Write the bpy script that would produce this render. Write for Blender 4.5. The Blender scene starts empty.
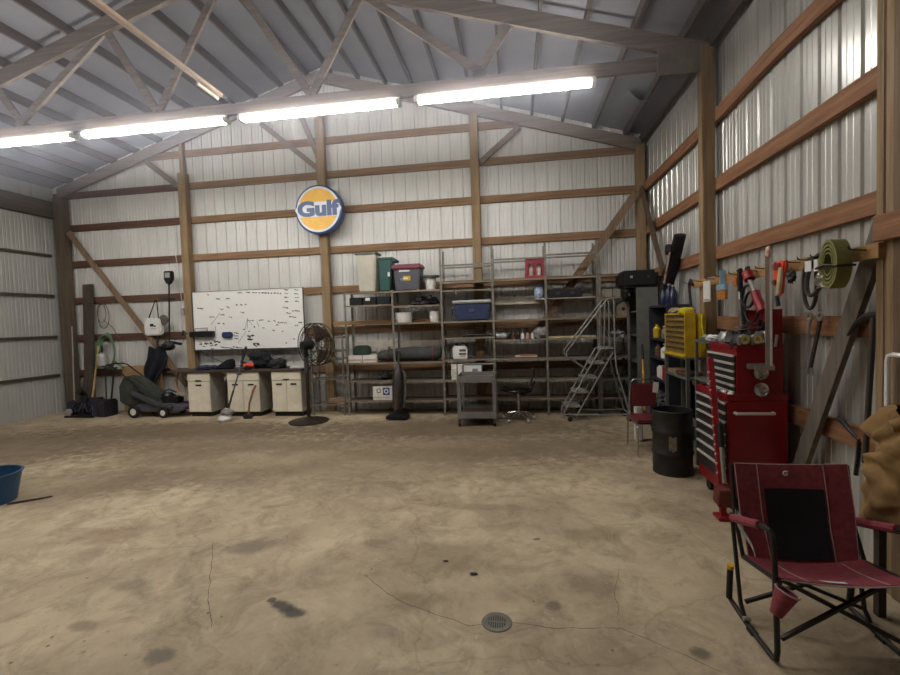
import bpy, bmesh, math, random
from mathutils import Vector, Matrix, noise, Euler
random.seed(7)
C = bpy.context.scene.collection
PI = math.pi
# ---------------------------------------------------------------- materials
MATS = {}
def rgb(h):
    h = h.lstrip('#'); v = [int(h[i:i+2], 16)/255 for i in (0, 2, 4)]
    return tuple((c/12.92 if c <= .04045 else ((c+.055)/1.055)**2.4) for c in v)
def mat(name, col, rough=.6, metal=0., var=.15, scale=6., stretch=(1, 1, 1), bump=0., col2=None, spec=.5, emit=None, alpha=1):
    if name in MATS: return MATS[name]
    m = bpy.data.materials.new(name); m.use_nodes = True
    N = m.node_tree.nodes; L = m.node_tree.links
    b = N['Principled BSDF']
    if isinstance(col, str): col = rgb(col)
    if isinstance(col2, str): col2 = rgb(col2)
    b.inputs['Roughness'].default_value = rough; b.inputs['Metallic'].default_value = metal
    b.inputs['Specular IOR Level'].default_value = spec
    if emit:
        b.inputs['Emission Color'].default_value = (*emit[0], 1); b.inputs['Emission Strength'].default_value = emit[1]
    tc = N.new('ShaderNodeTexCoord'); mp = N.new('ShaderNodeMapping'); mp.inputs['Scale'].default_value = stretch
    nz = N.new('ShaderNodeTexNoise'); nz.inputs['Scale'].default_value = scale; nz.inputs['Detail'].default_value = 6
    nz.inputs['Roughness'].default_value = .65
    L.new(tc.outputs['Object'], mp.inputs['Vector']); L.new(mp.outputs['Vector'], nz.inputs['Vector'])
    cr = N.new('ShaderNodeValToRGB')
    lo = col2 or tuple(c*(1-var*1.6) for c in col); hi = col if col2 else tuple(min(1, c*(1+var)) for c in col)
    cr.color_ramp.elements[0].position = .32; cr.color_ramp.elements[1].position = .68
    cr.color_ramp.elements[0].color = (*lo, 1); cr.color_ramp.elements[1].color = (*hi, 1)
    L.new(nz.outputs['Fac'], cr.inputs['Fac']); L.new(cr.outputs['Color'], b.inputs['Base Color'])
    if bump:
        bp = N.new('ShaderNodeBump'); bp.inputs['Strength'].default_value = bump; bp.inputs['Distance'].default_value = .01
        L.new(nz.outputs['Fac'], bp.inputs['Height']); L.new(bp.outputs['Normal'], b.inputs['Normal'])
    MATS[name] = m
    return m
def wood(name, c1, c2, axis, rough=.75):
    st = [22, 22, 22]; st['XYZ'.index(axis)] = 1.2
    return mat(name+axis, c1, rough, col2=c2, scale=1., stretch=tuple(st), bump=.25, spec=.3)
GX = wood('girt', '#957656', '#684e39', 'X'); GY = wood('girtr', '#a07452', '#6d4a33', 'Y')
PZ = wood('post', '#9b8263', '#735e43', 'Z'); TR = wood('truss', '#84766a', '#61554c', 'X'); PU = wood('purlin', '#51463d', '#3a322b', 'Y')
GXL = wood('girtold', '#6e4f3d', '#4a342a', 'X')
DK = wood('darkplank', '#564b40', '#38312a', 'Z'); GB = wood('greyboard', '#766c5f', '#565046', 'Z'); RL = wood('rail', '#b38b57', '#86643a', 'Y')
SHW = wood('shelfboard', '#83725f', '#584a3c', 'X', .8); BT = wood('benchtop', '#55483c', '#372e26', 'X', .6)
STEEL = mat('wallsteel', '#c6c4bd', .36, .0, var=.07, scale=1.6, stretch=(1, 1, .35), spec=.6)
STEELR = mat('wallsteelside', '#c6c4bc', .27, .35, var=.07, scale=1.6, stretch=(1, 1, .35), spec=.7)
ROOF = mat('roofliner', '#747276', .42, .0, var=.1, scale=1.2, bump=.1)
BLACK = mat('black', '#111011', .55, var=.3); BLK2 = mat('blackplastic', '#141517', .4, var=.2); DGREY = mat('darkgrey', '#3b3b3c', .5, var=.2)
GREY = mat('greysteel', '#6e6d69', .5, .2, var=.18, scale=9); UPR = mat('uprightsteel', '#7d776c', .55, .3, var=.25, scale=12)
LGREY = mat('lightgrey', '#a5a39c', .45, .2, var=.12); CHROME = mat('chrome', '#c8c6c2', .22, 1., var=.05); SILV = mat('silver', '#b5b2ab', .35, .8, var=.15)
RED = mat('red', '#8f1218', .38, var=.12, scale=4); DRED = mat('vinylred', '#642124', .5, var=.15); MAROON = mat('maroon', '#84353d', .85, var=.16, scale=30, bump=.1)
CREAM = mat('cream', '#e0d6bf', .5, var=.07, scale=5); WHITE = mat('white', '#dcd9d2', .45, var=.04); WB = mat('whiteboard', '#e4e2dc', .25, var=.02)
NAVY = mat('navy', '#141a2c', .85, var=.3, scale=10, bump=.3); BLUE = mat('blue', '#274a78', .45, var=.2); DBLUE = mat('coolerblue', '#22304f', .5, var=.2)
GREEN = mat('greenbin', '#1f4a45', .5, var=.15); DGREEN = mat('darkgreen', '#23382f', .6, var=.2); HOSE = mat('hose', '#5f7558', .55, var=.2); BEIGE = mat('beige', '#b6b09f', .6, var=.08)
YEL = mat('yellow', '#c9a41c', .5, var=.18); YELD = mat('yellowdrawer', '#8a7134', .5, var=.25, scale=14); BRN = mat('brown', '#6b4a30', .8, var=.3); CARD = mat('card', '#a5835a', .85, var=.1)
TAN = mat('tarp', '#8a6a3e', .9, var=.22, scale=5, bump=.3); ORANGE = mat('orange', '#e2502a', .6, var=.12); OLIVE = mat('olive', '#7c7a45', .85, var=.2, scale=12); RUST = mat('rust', '#5c4231', .7, .2, var=.35, scale=14)
GUN = mat('gunmetal', '#3a3631', .5, .4, var=.3, scale=15); CLEAR = mat('aluminium', '#b9b2a6', .35, .6, var=.12); SIGNB = mat('signblue', '#24406f', .35, var=.1); SIGNW = mat('signwhite', '#d9dde2', .35, var=.04); SIGNY = mat('signyellow', '#e0a92c', .4, var=.08)
TUBE = mat('tube', (.9, .9, .9), .4, emit=((1., .985, .97), 40.)); LENS = mat('lens', '#c9bda8', .35, var=.04); COTTON = mat('paper', '#d9d2c6', .8, var=.06); PURP = mat('plumgrey', '#4a4351', .5, var=.25); BLKCL = mat('blackcloth', '#10121a', .9, var=.3, scale=14, bump=.3)
RB = mat('brightred', '#8d1820', .45, var=.1); CRATE = mat('crate', '#8f2432', .5, var=.1); GCARD = mat('chairfabricdark', '#0b0c11', .8, var=.2, scale=40)
TEXT = mat('ink', '#25262b', .7, var=.1); INKB = mat('inkblue', '#253a78', .6, var=.1)
def floor_mat():
    m = bpy.data.materials.new('concrete'); m.use_nodes = True
    N = m.node_tree.nodes; L = m.node_tree.links; b = N['Principled BSDF']
    src = N.new('ShaderNodeNewGeometry').outputs['Position']
    def nz(scale, det=8, rough=.65, dist=0.):
        n = N.new('ShaderNodeTexNoise'); n.inputs['Scale'].default_value = scale; n.inputs['Detail'].default_value = det
        n.inputs['Roughness'].default_value = rough; n.inputs['Distortion'].default_value = dist; L.new(src, n.inputs['Vector']); return n.outputs['Fac']
    def ramp(f, p0, p1, c0, c1):
        r = N.new('ShaderNodeValToRGB'); r.color_ramp.elements[0].position = p0; r.color_ramp.elements[1].position = p1
        r.color_ramp.elements[0].color = (*c0, 1); r.color_ramp.elements[1].color = (*c1, 1); L.new(f, r.inputs['Fac']); return r.outputs['Color']
    def mix(f, a, c, mode='MIX'):
        x = N.new('ShaderNodeMix'); x.data_type = 'RGBA'; x.blend_type = mode
        if isinstance(f, float): x.inputs[0].default_value = f
        else: L.new(f, x.inputs[0])
        for s, v in ((x.inputs[6], a), (x.inputs[7], c)):
            if isinstance(v, tuple): s.default_value = (*v, 1)
            else: L.new(v, s)
        return x.outputs[2]
    base = ramp(nz(.9, 8, .7, .4), .3, .72, rgb('#95836a'), rgb('#c9b797'))
    base = mix(ramp(nz(2.6, 8, .75, .8), .47, .7, (0, 0, 0), (.75,)*3), base, rgb('#75664f'))
    base = mix(ramp(nz(9, 8, .8), .55, .75, (0, 0, 0), (.7,)*3), base, rgb('#665a49'))
    base = mix(ramp(nz(5, 6, .8, 1.), .58, .78, (0, 0, 0), (.6,)*3), base, rgb('#cfc4ad'))
    base = mix(ramp(nz(38, 4, .7), .66, .78, (0, 0, 0), (.5,)*3), base, rgb('#4d4234'))
    # small oil stains, plus broad darker patches over the middle and back: (x, y, rx, ry, rot, strength, colour)
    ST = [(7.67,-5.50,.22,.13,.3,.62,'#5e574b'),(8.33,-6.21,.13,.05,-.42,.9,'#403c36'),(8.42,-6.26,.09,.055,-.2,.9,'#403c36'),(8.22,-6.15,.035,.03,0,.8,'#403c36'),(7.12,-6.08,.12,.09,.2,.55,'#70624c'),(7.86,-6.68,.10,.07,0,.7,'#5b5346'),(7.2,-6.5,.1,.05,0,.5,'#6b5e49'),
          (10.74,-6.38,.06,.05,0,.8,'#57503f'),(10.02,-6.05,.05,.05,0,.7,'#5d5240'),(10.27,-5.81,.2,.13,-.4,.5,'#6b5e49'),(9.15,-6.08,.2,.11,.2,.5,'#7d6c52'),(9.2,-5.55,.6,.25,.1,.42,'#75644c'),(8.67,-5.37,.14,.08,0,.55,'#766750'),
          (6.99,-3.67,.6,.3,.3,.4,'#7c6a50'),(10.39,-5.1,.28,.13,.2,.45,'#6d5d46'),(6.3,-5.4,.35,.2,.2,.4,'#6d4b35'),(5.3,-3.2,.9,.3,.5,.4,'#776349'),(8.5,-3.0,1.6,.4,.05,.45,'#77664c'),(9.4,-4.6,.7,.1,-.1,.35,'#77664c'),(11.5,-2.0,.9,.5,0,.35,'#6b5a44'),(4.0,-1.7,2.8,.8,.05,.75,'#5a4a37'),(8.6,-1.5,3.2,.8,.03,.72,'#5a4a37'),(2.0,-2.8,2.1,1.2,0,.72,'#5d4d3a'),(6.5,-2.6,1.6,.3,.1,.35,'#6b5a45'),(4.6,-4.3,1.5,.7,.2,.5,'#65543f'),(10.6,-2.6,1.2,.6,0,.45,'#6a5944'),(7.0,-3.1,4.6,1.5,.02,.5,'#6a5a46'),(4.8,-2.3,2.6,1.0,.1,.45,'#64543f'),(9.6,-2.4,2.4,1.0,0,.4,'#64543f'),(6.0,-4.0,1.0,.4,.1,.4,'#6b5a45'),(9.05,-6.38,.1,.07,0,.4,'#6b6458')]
    vs_ = N.new('ShaderNodeTexVoronoi'); vs_.inputs['Scale'].default_value = 9; L.new(src, vs_.inputs['Vector'])
    big = ramp(vs_.outputs['Distance'], .05, .12, (.8,)*3, (0,)*3)
    gate = ramp(nz(1.7, 3), .5, .6, (0, 0, 0), (1,)*3)
    base = mix(mix(1., big, gate, 'MULTIPLY'), base, rgb('#4f4536'))
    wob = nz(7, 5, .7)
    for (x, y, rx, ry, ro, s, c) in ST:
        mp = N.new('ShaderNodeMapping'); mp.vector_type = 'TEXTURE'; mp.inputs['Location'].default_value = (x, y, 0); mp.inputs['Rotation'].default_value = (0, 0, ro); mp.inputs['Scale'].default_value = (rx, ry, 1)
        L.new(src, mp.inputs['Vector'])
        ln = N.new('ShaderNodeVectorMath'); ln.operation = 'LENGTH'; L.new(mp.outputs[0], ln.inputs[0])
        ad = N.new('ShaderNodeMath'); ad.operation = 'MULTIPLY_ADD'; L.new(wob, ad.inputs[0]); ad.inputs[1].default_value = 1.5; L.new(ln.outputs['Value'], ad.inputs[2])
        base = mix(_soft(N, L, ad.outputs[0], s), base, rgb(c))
    vo = N.new('ShaderNodeTexVoronoi'); vo.feature = 'DISTANCE_TO_EDGE'; vo.inputs['Scale'].default_value = .42
    wn = N.new('ShaderNodeTexNoise'); wn.inputs['Scale'].default_value = 2.2; wn.inputs['Detail'].default_value = 6; L.new(src, wn.inputs['Vector'])
    va = N.new('ShaderNodeMixRGB'); va.blend_type = 'ADD'; va.inputs[0].default_value = .5; L.new(src, va.inputs[1]); L.new(wn.outputs['Color'], va.inputs[2]); L.new(va.outputs[0], vo.inputs['Vector'])
    ck = ramp(vo.outputs['Distance'], .0, .006, (.28,)*3, (0,)*3)
    base = mix(ck, base, rgb('#65553f'))
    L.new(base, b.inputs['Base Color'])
    rr = N.new('ShaderNodeMapRange'); L.new(nz(3), rr.inputs[0]); rr.inputs[3].default_value = .55; rr.inputs[4].default_value = .85; L.new(rr.outputs[0], b.inputs['Roughness'])
    b.inputs['Specular IOR Level'].default_value = .3
    bp = N.new('ShaderNodeBump'); bp.inputs['Strength'].default_value = .25; bp.inputs['Distance'].default_value = .01; L.new(nz(25), bp.inputs['Height']); L.new(bp.outputs['Normal'], b.inputs['Normal'])
    return m
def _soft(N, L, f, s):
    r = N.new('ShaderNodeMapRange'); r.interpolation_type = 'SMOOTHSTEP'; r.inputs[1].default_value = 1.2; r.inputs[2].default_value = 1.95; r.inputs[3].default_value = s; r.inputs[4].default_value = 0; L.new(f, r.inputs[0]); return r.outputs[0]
# ---------------------------------------------------------------- mesh helpers
WL = {}
class B:
    def __init__(s): s.bm = bmesh.new()
    def face(s, vs):
        try: return s.bm.faces.new(vs)
        except ValueError: return None
    def box(s, x0, x1, y0, y1, z0, z1, M=None):
        v = [s.bm.verts.new((x, y, z)) for x in (x0, x1) for y in (y0, y1) for z in (z0, z1)]
        for f in ((0,1,3,2),(4,6,7,5),(0,4,5,1),(2,3,7,6),(0,2,6,4),(1,5,7,3)): s.face([v[i] for i in f])
        if M is not None:
            for q in v: q.co = M @ q.co
        return s
    def cb(s, c, d, rot=None):
        M = Matrix.Translation(c) @ (Euler(rot).to_matrix().to_4x4() if rot else Matrix.Identity(4))
        return s.box(-d[0]/2, d[0]/2, -d[1]/2, d[1]/2, -d[2]/2, d[2]/2, M)
    def frame(s, p, q, up=(0, 0, 1)):
        w = (Vector(q)-Vector(p)); l = w.length; w.normalize(); up = Vector(up)
        if abs(w.dot(up)) > .98: up = Vector((1, 0, 0)) if abs(w.x) < .9 else Vector((0, 1, 0))
        a = up.cross(w).normalized(); u = w.cross(a); return w, a, u, l
    def beam(s, p, q, wd, ht, up=(0, 0, 1)):
        w, a, u, l = s.frame(p, q, up); p = Vector(p); q = Vector(q)
        v = [s.bm.verts.new(o + a*(i*wd/2) + u*(j*ht/2)) for o in (p, q) for i in (-1, 1) for j in (-1, 1)]
        for f in ((0,1,3,2),(4,6,7,5),(0,4,5,1),(2,3,7,6),(0,2,6,4),(1,5,7,3)): s.face([v[i] for i in f])
        return s
    def cyl(s, p, q, r, r2=None, n=12, caps=True):
        w, a, u, l = s.frame(p, q); p = Vector(p); q = Vector(q); r2 = r if r2 is None else r2
        R = [[s.bm.verts.new(o + a*(rr*math.cos(2*PI*i/n)) + u*(rr*math.sin(2*PI*i/n))) for i in range(n)] for o, rr in ((p, r), (q, r2))]
        for i in range(n): s.face([R[0][i], R[0][(i+1) % n], R[1][(i+1) % n], R[1][i]])
        if caps: s.face(R[0][::-1]); s.face(R[1])
        return s
    def tube(s, pts, r, n=8, closed=False, flat=1.):
        P = [Vector(p) for p in pts]; k = len(P); rings = []
        prev = None
        for i in range(k):
            t = (P[(i+1) % k]-P[i-1]) if (closed or 0 < i < k-1) else (P[1]-P[0] if i == 0 else P[-1]-P[-2])
            t.normalize()
            if prev is None:
                up = Vector((0, 0, 1)) if abs(t.z) < .9 else Vector((1, 0, 0)); a = up.cross(t).normalized()
            else: a = (prev - t*prev.dot(t)).normalized()
            prev = a; u = t.cross(a)
            rr = r[i] if isinstance(r, (list, tuple)) else r
            rings.append([s.bm.verts.new(P[i] + a*(rr*math.cos(2*PI*j/n)) + u*(rr*flat*math.sin(2*PI*j/n))) for j in range(n)])
        for i in range(k if closed else k-1):
            A, D = rings[i], rings[(i+1) % k]
            for j in range(n): s.face([A[j], A[(j+1) % n], D[(j+1) % n], D[j]])
        if not closed: s.face(rings[0][::-1]); s.face(rings[-1])
        return s
    def lathe(s, prof, o=(0, 0, 0), n=24, M=None, sx=1., sy=1.):
        rings = []; vs = []
        for (r, h) in prof:
            if r < 1e-6: rg = [s.bm.verts.new((o[0], o[1], o[2]+h))]
            else: rg = [s.bm.verts.new((o[0]+sx*r*math.cos(2*PI*i/n), o[1]+sy*r*math.sin(2*PI*i/n), o[2]+h)) for i in range(n)]
            rings.append(rg); vs += rg
        for A, D in zip(rings, rings[1:]):
            if len(A) == 1 and len(D) == 1: continue
            for i in range(n):
                j = (i+1) % n
                if len(A) == 1: s.face([A[0], D[j], D[i]])
                elif len(D) == 1: s.face([A[i], A[j], D[0]])
                else: s.face([A[i], A[j], D[j], D[i]])
        if M is not None:
            for v in vs: v.co = M @ v.co
        return s
    def prism(s, poly, a0, a1, ax='Y', M=None):
        def P(u, v, w): return {'Y': (u, w, v), 'X': (w, u, v), 'Z': (u, v, w)}[ax]
        A = [s.bm.verts.new(P(u, v, a0)) for u, v in poly]; D = [s.bm.verts.new(P(u, v, a1)) for u, v in poly]
        s.face(A[::-1]); s.face(D)
        for i in range(len(poly)): j = (i+1) % len(poly); s.face([A[i], A[j], D[j], D[i]])
        if M is not None:
            for v in A+D: v.co = M @ v.co
        return s
    def blob(s, c, r, amp=.15, fr=4., seed=0, nu=20, nv=12, zmin=None):
        g = []
        for j in range(nv+1):
            th = PI*j/nv; row = []
            for i in range(nu):
                ph = 2*PI*i/nu; d = Vector((math.sin(th)*math.cos(ph), math.sin(th)*math.sin(ph), math.cos(th)))
                k = 1 + amp*noise.noise(d*fr*.5+Vector((seed*3.1, seed, 0))) + amp*.6*noise.noise(d*fr+Vector((seed, 0, seed)))
                p = Vector((c[0]+d.x*r[0]*k, c[1]+d.y*r[1]*k, c[2]+d.z*r[2]*k))
                if zmin is not None: p.z = max(p.z, zmin)
                row.append(s.bm.verts.new(p))
                if j in (0, nv): break
            g.append(row)
        for j in range(nv):
            A, D = g[j], g[j+1]
            for i in range(nu):
                k = (i+1) % nu
                if len(A) == 1: s.face([A[0], D[i], D[k]])
                elif len(D) == 1: s.face([A[i], D[0], A[k]])
                else: s.face([A[i], D[i], D[k], A[k]])
        return s
    def grid(s, f, nu, nv, th=0.):
        g = [[s.bm.verts.new(f(i/nu, j/nv)) for j in range(nv+1)] for i in range(nu+1)]
        for i in range(nu):
            for j in range(nv): s.face([g[i][j], g[i+1][j], g[i+1][j+1], g[i][j+1]])
        if th:
            h = []
            for i in range(nu+1):
                row = []
                for j in range(nv+1):
                    du = g[min(i+1, nu)][j].co-g[max(i-1, 0)][j].co; dv = g[i][min(j+1, nv)].co-g[i][max(j-1, 0)].co
                    row.append(s.bm.verts.new(g[i][j].co+du.cross(dv).normalized()*th))
                h.append(row)
            for i in range(nu):
                for j in range(nv): s.face([h[i][j], h[i][j+1], h[i+1][j+1], h[i+1][j]])
            for i in range(nu): s.face([g[i][0], h[i][0], h[i+1][0], g[i+1][0]]); s.face([g[i][nv], g[i+1][nv], h[i+1][nv], h[i][nv]])
            for j in range(nv): s.face([g[0][j], g[0][j+1], h[0][j+1], h[0][j]]); s.face([g[nu][j], h[nu][j], h[nu][j+1], g[nu][j+1]])
        return s
    def put(s, name, m, parent=None, bev=0., ang=35, **kw):
        bm = s.bm
        bmesh.ops.recalc_face_normals(bm, faces=bm.faces)
        if bev: bmesh.ops.bevel(bm, geom=[e for e in bm.edges if len(e.link_faces) == 2 and e.calc_face_angle(0) > .6], offset=bev, segments=2, affect='EDGES', clamp_overlap=True)
        if parent is None:
            xs = [v.co for v in bm.verts]; o = Vector(((min(v.x for v in xs)+max(v.x for v in xs))/2, (min(v.y for v in xs)+max(v.y for v in xs))/2, min(v.z for v in xs)))
        else: o = WL[parent.name]
        bmesh.ops.translate(bm, verts=bm.verts, vec=-o)
        me = bpy.data.meshes.new(name); bm.to_mesh(me); bm.free()
        me.materials.append(m); me.shade_smooth(); me.set_sharp_from_angle(angle=math.radians(ang))
        ob = bpy.data.objects.new(name, me); C.objects.link(ob)
        if parent is None: ob.location = o
        else: ob.parent = parent
        WL[ob.name] = o.copy()
        for k, v in kw.items(): ob[k] = v
        return ob
def T(name, label, cat, loc=(0, 0, 0), group=None):
    o = bpy.data.objects.new(name, None); C.objects.link(o); o.location = loc; o['label'] = label; o['category'] = cat
    if group: o['group'] = group
    o.empty_display_size = .1
    WL[o.name] = Vector(loc); return o
def tag(o, label, cat, group=None):
    o['label'] = label; o['category'] = cat
    if group: o['group'] = group
    return o
def S(o): o['kind'] = 'structure'; return o
def dup(root, loc, rz=None, label=None):
    r = root.copy(); C.objects.link(r); r.location = loc
    if rz is not None: r.rotation_euler = (0, 0, rz)
    if label: r['label'] = label
    for ch in list(root.children):
        c = ch.copy(); C.objects.link(c); c.parent = r
        for g in list(ch.children):
            d = g.copy(); C.objects.link(d); d.parent = c
    return r
def arc(c, r, a0, a1, n, ax='XZ', ry=None):
    ry = r if ry is None else ry; out = []
    for i in range(n+1):
        a = a0+(a1-a0)*i/n; u, v = r*math.cos(a), ry*math.sin(a)
        out.append({'XZ': (c[0]+u, c[1], c[2]+v), 'YZ': (c[0], c[1]+u, c[2]+v), 'XY': (c[0]+u, c[1]+v, c[2])}[ax])
    return out
def text_mesh(parent, name, txt, size, M, m, off=0., ext=.003, **kw):
    cu = bpy.data.curves.new('t', 'FONT'); cu.body = txt; cu.size = size; cu.offset = off; cu.extrude = ext; cu.align_x = 'CENTER'; cu.align_y = 'CENTER'
    ob = bpy.data.objects.new('t', cu); C.objects.link(ob)
    dg = bpy.context.evaluated_depsgraph_get(); me = bpy.data.meshes.new_from_object(ob.evaluated_get(dg)); bpy.data.objects.remove(ob)
    bm = bmesh.new(); bm.from_mesh(me); bm.transform(M); b = B(); b.bm.free(); b.bm = bm
    return b.put(name, m, parent, ang=20, **kw)
# ---------------------------------------------------------------- camera
f, cx, cy, cz, yaw, pit, rol = 455.2083, 9.8348, -8.8347, 1.7812, -.1436, -.0402, -.0331
fw = Vector((math.sin(yaw)*math.cos(pit), math.cos(yaw)*math.cos(pit), math.sin(pit))); r0 = Vector((math.cos(yaw), -math.sin(yaw), 0)); u0 = r0.cross(fw)
r1 = r0*math.cos(rol)+u0*math.sin(rol); u1 = -r0*math.sin(rol)+u0*math.cos(rol)
cam = bpy.data.cameras.new('camera'); co = bpy.data.objects.new('camera', cam); C.objects.link(co)
co.matrix_world = Matrix(((r1.x, u1.x, -fw.x, cx), (r1.y, u1.y, -fw.y, cy), (r1.z, u1.z, -fw.z, cz), (0, 0, 0, 1)))
cam.sensor_fit = 'HORIZONTAL'; cam.sensor_width = 36; cam.lens = f/900*36; cam.clip_start = .05
bpy.context.scene.camera = co
# ================================================================ SETTING
FRONT = -17.0; XL = -.25; XR = 12.27; EAVE = 4.97; SL = .305; PK = 6.1
def roofz(x): return EAVE + SL*(min(x, 12.2-x))
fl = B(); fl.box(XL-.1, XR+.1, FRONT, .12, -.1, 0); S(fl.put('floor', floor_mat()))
def sheet(p0, p1, ztop, m, name, inward, pitch=.2286):
    """corrugated steel cladding from p0 to p1 (xy), profile with major and minor ribs"""
    b = B(); d = Vector((p1[0]-p0[0], p1[1]-p0[1], 0)); Ln = d.length; d.normalize(); nrm = Vector(inward)
    prof = [(0, 0), (.012, -.019), (.033, -.019), (.045, 0), (.088, 0), (.094, -.004), (.106, -.004), (.112, 0), (.155, 0), (.161, -.004), (.173, -.004), (.179, 0)]
    P = []; k = 0
    while k*pitch < Ln:
        for u, h in prof:
            if k*pitch+u <= Ln: P.append((k*pitch+u, h))
        k += 1
    P.append((Ln, 0)); prev = None
    for u, h in P:
        q = Vector((p0[0], p0[1], 0))+d*u+nrm*h
        c = (b.bm.verts.new((q.x, q.y, -.02)), b.bm.verts.new((q.x, q.y, ztop(u))))
        if prev: b.face([prev[0], c[0], c[1], prev[1]])
        prev = c
    return S(b.put(name, m, ang=25))
sheet((XL, .05), (XR, .05), lambda u: roofz(u+XL)+.08, STEEL, 'wall_back', (0, -1, 0))
sheet((XR, .06), (XR, FRONT), lambda u: EAVE+.06, STEELR, 'wall_right', (-1, 0, 0))
sheet((XL, .06), (XL, FRONT), lambda u: EAVE-.02, mat('wallsteeldoor', '#aeaca5', .4, .0, var=.08, scale=1.6, stretch=(1, 1, .35)), 'wall_left', (1, 0, 0))
sheet((XL, FRONT), (XR, FRONT), lambda u: roofz(u+XL)+.08, STEEL, 'wall_front', (0, 1, 0))
b = B(); b.prism([(XL-.1, roofz(XL-.1)+.07), (PK, roofz(PK)+.07), (XR+.1, roofz(XR+.1)+.07), (XR+.1, roofz(XR+.1)+.12), (PK, roofz(PK)+.13), (XL-.1, roofz(XL-.1)+.12)], FRONT, .12); S(b.put('ceiling', ROOF))
tn = [0]
def trim(b, m, bev=.004):
    tn[0] += 1; return S(b.put('trim_%d' % tn[0], m, bev=bev))
GZ = [.852, 1.635, 2.457, 3.26, 4.05, 4.76, 5.4354]
for z in GZ:                                                   # back wall girts between the roof slopes, split at the posts
    x0 = max(-.2, (z+.1-EAVE)/SL if z > 4.8 else -.2); x1 = 12.2-x0
    cuts = [x0]+[x for x in (3.05, 6.1, 9.15) if x0 < x < x1]+[x1]
    for a, c in zip(cuts, cuts[1:]): trim(B().box(a+.002, c-.002, .0, .045, z-.07, z+.07), GXL if c < 3.1 and z < 5 else GX)
def girt_right(z, y0, y1, bow=0):
    b = B(); b.grid(lambda u, v: Vector((12.2, y0+(y1-y0)*u, z-.075+.15*v+bow*math.sin(PI*u)**2)), 12, 1, th=-.05)
    trim(b, GY, 0)
for z in GZ[:5]:
    for a, c in ((-.15, -2.97), (-2.97, -5.71), (-5.71, -8.6)):
        girt_right(z, a-.003, c+.003, .05 if (z > 4 and c > -6 and a < -2) else 0)
STG = mat('sidegirt', '#5a5148', .5, .3, var=.2)
for z in (.83, 1.68, 2.58, 3.46):
    trim(B().box(XL+.0, XL+.05, -11, -.1, z-.028, z+.028), STG, 0)
trim(B().box(XL+.0, XL+.14, -11, -.0, 4.28, 4.63), wood('header', '#6e6156', '#4d443b', 'Y'))
# purlins
for k in range(-11, 12):
    if k == 0: continue
    x = 6.1+.555*k-(.3 if k > 0 else -.3)
    z = roofz(x)
    if not 0 < x < 12.2: continue
    trim(B().box(x-.02, x+.02, -8.6, .04, z-.06, z+.075), PU, 0)
trim(B().box(12.15, 12.2, -8.6, 0, 4.84, 4.98), PU, 0)
def flap(u, v): return Vector((11.62+.36*u, -1.5+.55*v+.10*u, roofz(11.62+.36*u)+.06-.16*(1-v)**2*(.4+.6*math.sin(PI*u))))
S(B().grid(flap, 8, 8, th=.004).put('loose_liner_flap', ROOF, bpy.data.objects['ceiling']))
trim(B().box(12.0, 12.05, -6.4, -5.70, 2.165, 2.32), GY)
# ---- posts
def post(x0, x1, y0, y1, z1, label, m=PZ):
    return tag(B().box(x0, x1, y0, y1, 0, z1).put('wooden_post', m, bev=.006), label, 'post', 'posts of the building frame')
CP = wood('cornerpost', '#6d6051', '#4e4435', 'Z')
post(-.05, .2, -.15, 0, 4.7, 'wide brown corner post at the left end of the back wall', CP)
post(2.96, 3.13, -.14, -.001, 5.0, 'slim wooden wall post at the left edge of the whiteboard')
tag(B().box(3.0, 3.08, -.10, -.001, 5.0, 5.75).put('post_extension', PZ, bev=.004), 'short upper post piece above the left whiteboard post', 'post')
post(6.02, 6.18, -.14, -.001, 5.95, 'wooden wall post behind the round orange and blue sign')
post(9.07, 9.23, -.14, -.001, 5.62, 'wooden wall post above the blue cooler between sign and right corner')
post(12.06, 12.2, -.17, -.001, 4.78, 'wooden corner post where back wall meets right wall')
post(12.06, 12.2, -3.04, -2.9, 4.88, 'thick square post on right wall carrying the roof truss')
p = T('wooden_post', 'double post at the right edge of the picture beside the tan tarp', 'post', (12.13, -5.71, 0), 'posts of the building frame')
B().box(12.06, 12.2, -5.705, -5.64, 0, 4.88).put('ply', PZ, p, bev=.005); B().box(12.06, 12.2, -5.78, -5.712, 0, 4.88).put('ply', PZ, p, bev=.005); B().box(12.05, 12.2, -5.86, -5.785, 0, 4.88).put('ply', wood('postdark', '#806a53', '#5d4b39', 'Z'), p, bev=.005)
# ---- trusses
def truss(y, label, webs, heel=True):
    t = T('roof_truss', label, 'truss', (6.1, y, 4.58), 'roof trusses')
    for s in (0, 1):
        fx = (lambda x: x) if s == 0 else (lambda x: 12.2-x)
        b = B(); b.prism([(fx(.02), EAVE-.28), (fx(6.1), roofz(6.1)-.285), (fx(6.1), roofz(6.1)-.065), (fx(.02), EAVE-.065)], y-.03, y+.03); b.put('top_chord', TR, t)
        if heel:
            B().box(*sorted((fx(.14), fx(.62))), y-.045, y-.031, 4.58, 4.9).put('gusset_plate', mat('gusset', '#7d7166', .7, var=.15), t)
    if heel: B().box(.1, 12.1, y-.03, y+.03, 4.66, 4.81).put('bottom_chord', TR, t)
    for (x0, z0, x1, z1) in webs:
        B().beam((x0, y, z0), (x1, y, z1), .1, .04, up=(0, 1, 0)).put('web', TR, t)
    return t
WEBS = [(4.18, 5.99, 2.66, 4.82), (4.25, 5.98, 4.95, 4.82), (4.98, 4.82, 6.05, 6.5), (2.35, 5.4, 2.78, 4.82)]
WEBS = [w for w in WEBS]+[(12.2-a, z, 12.2-c, w) for a, z, c, w in WEBS]
def swap(w): return [(x0, z0, x1, z1) for (x0, z0, x1, z1) in w]
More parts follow.
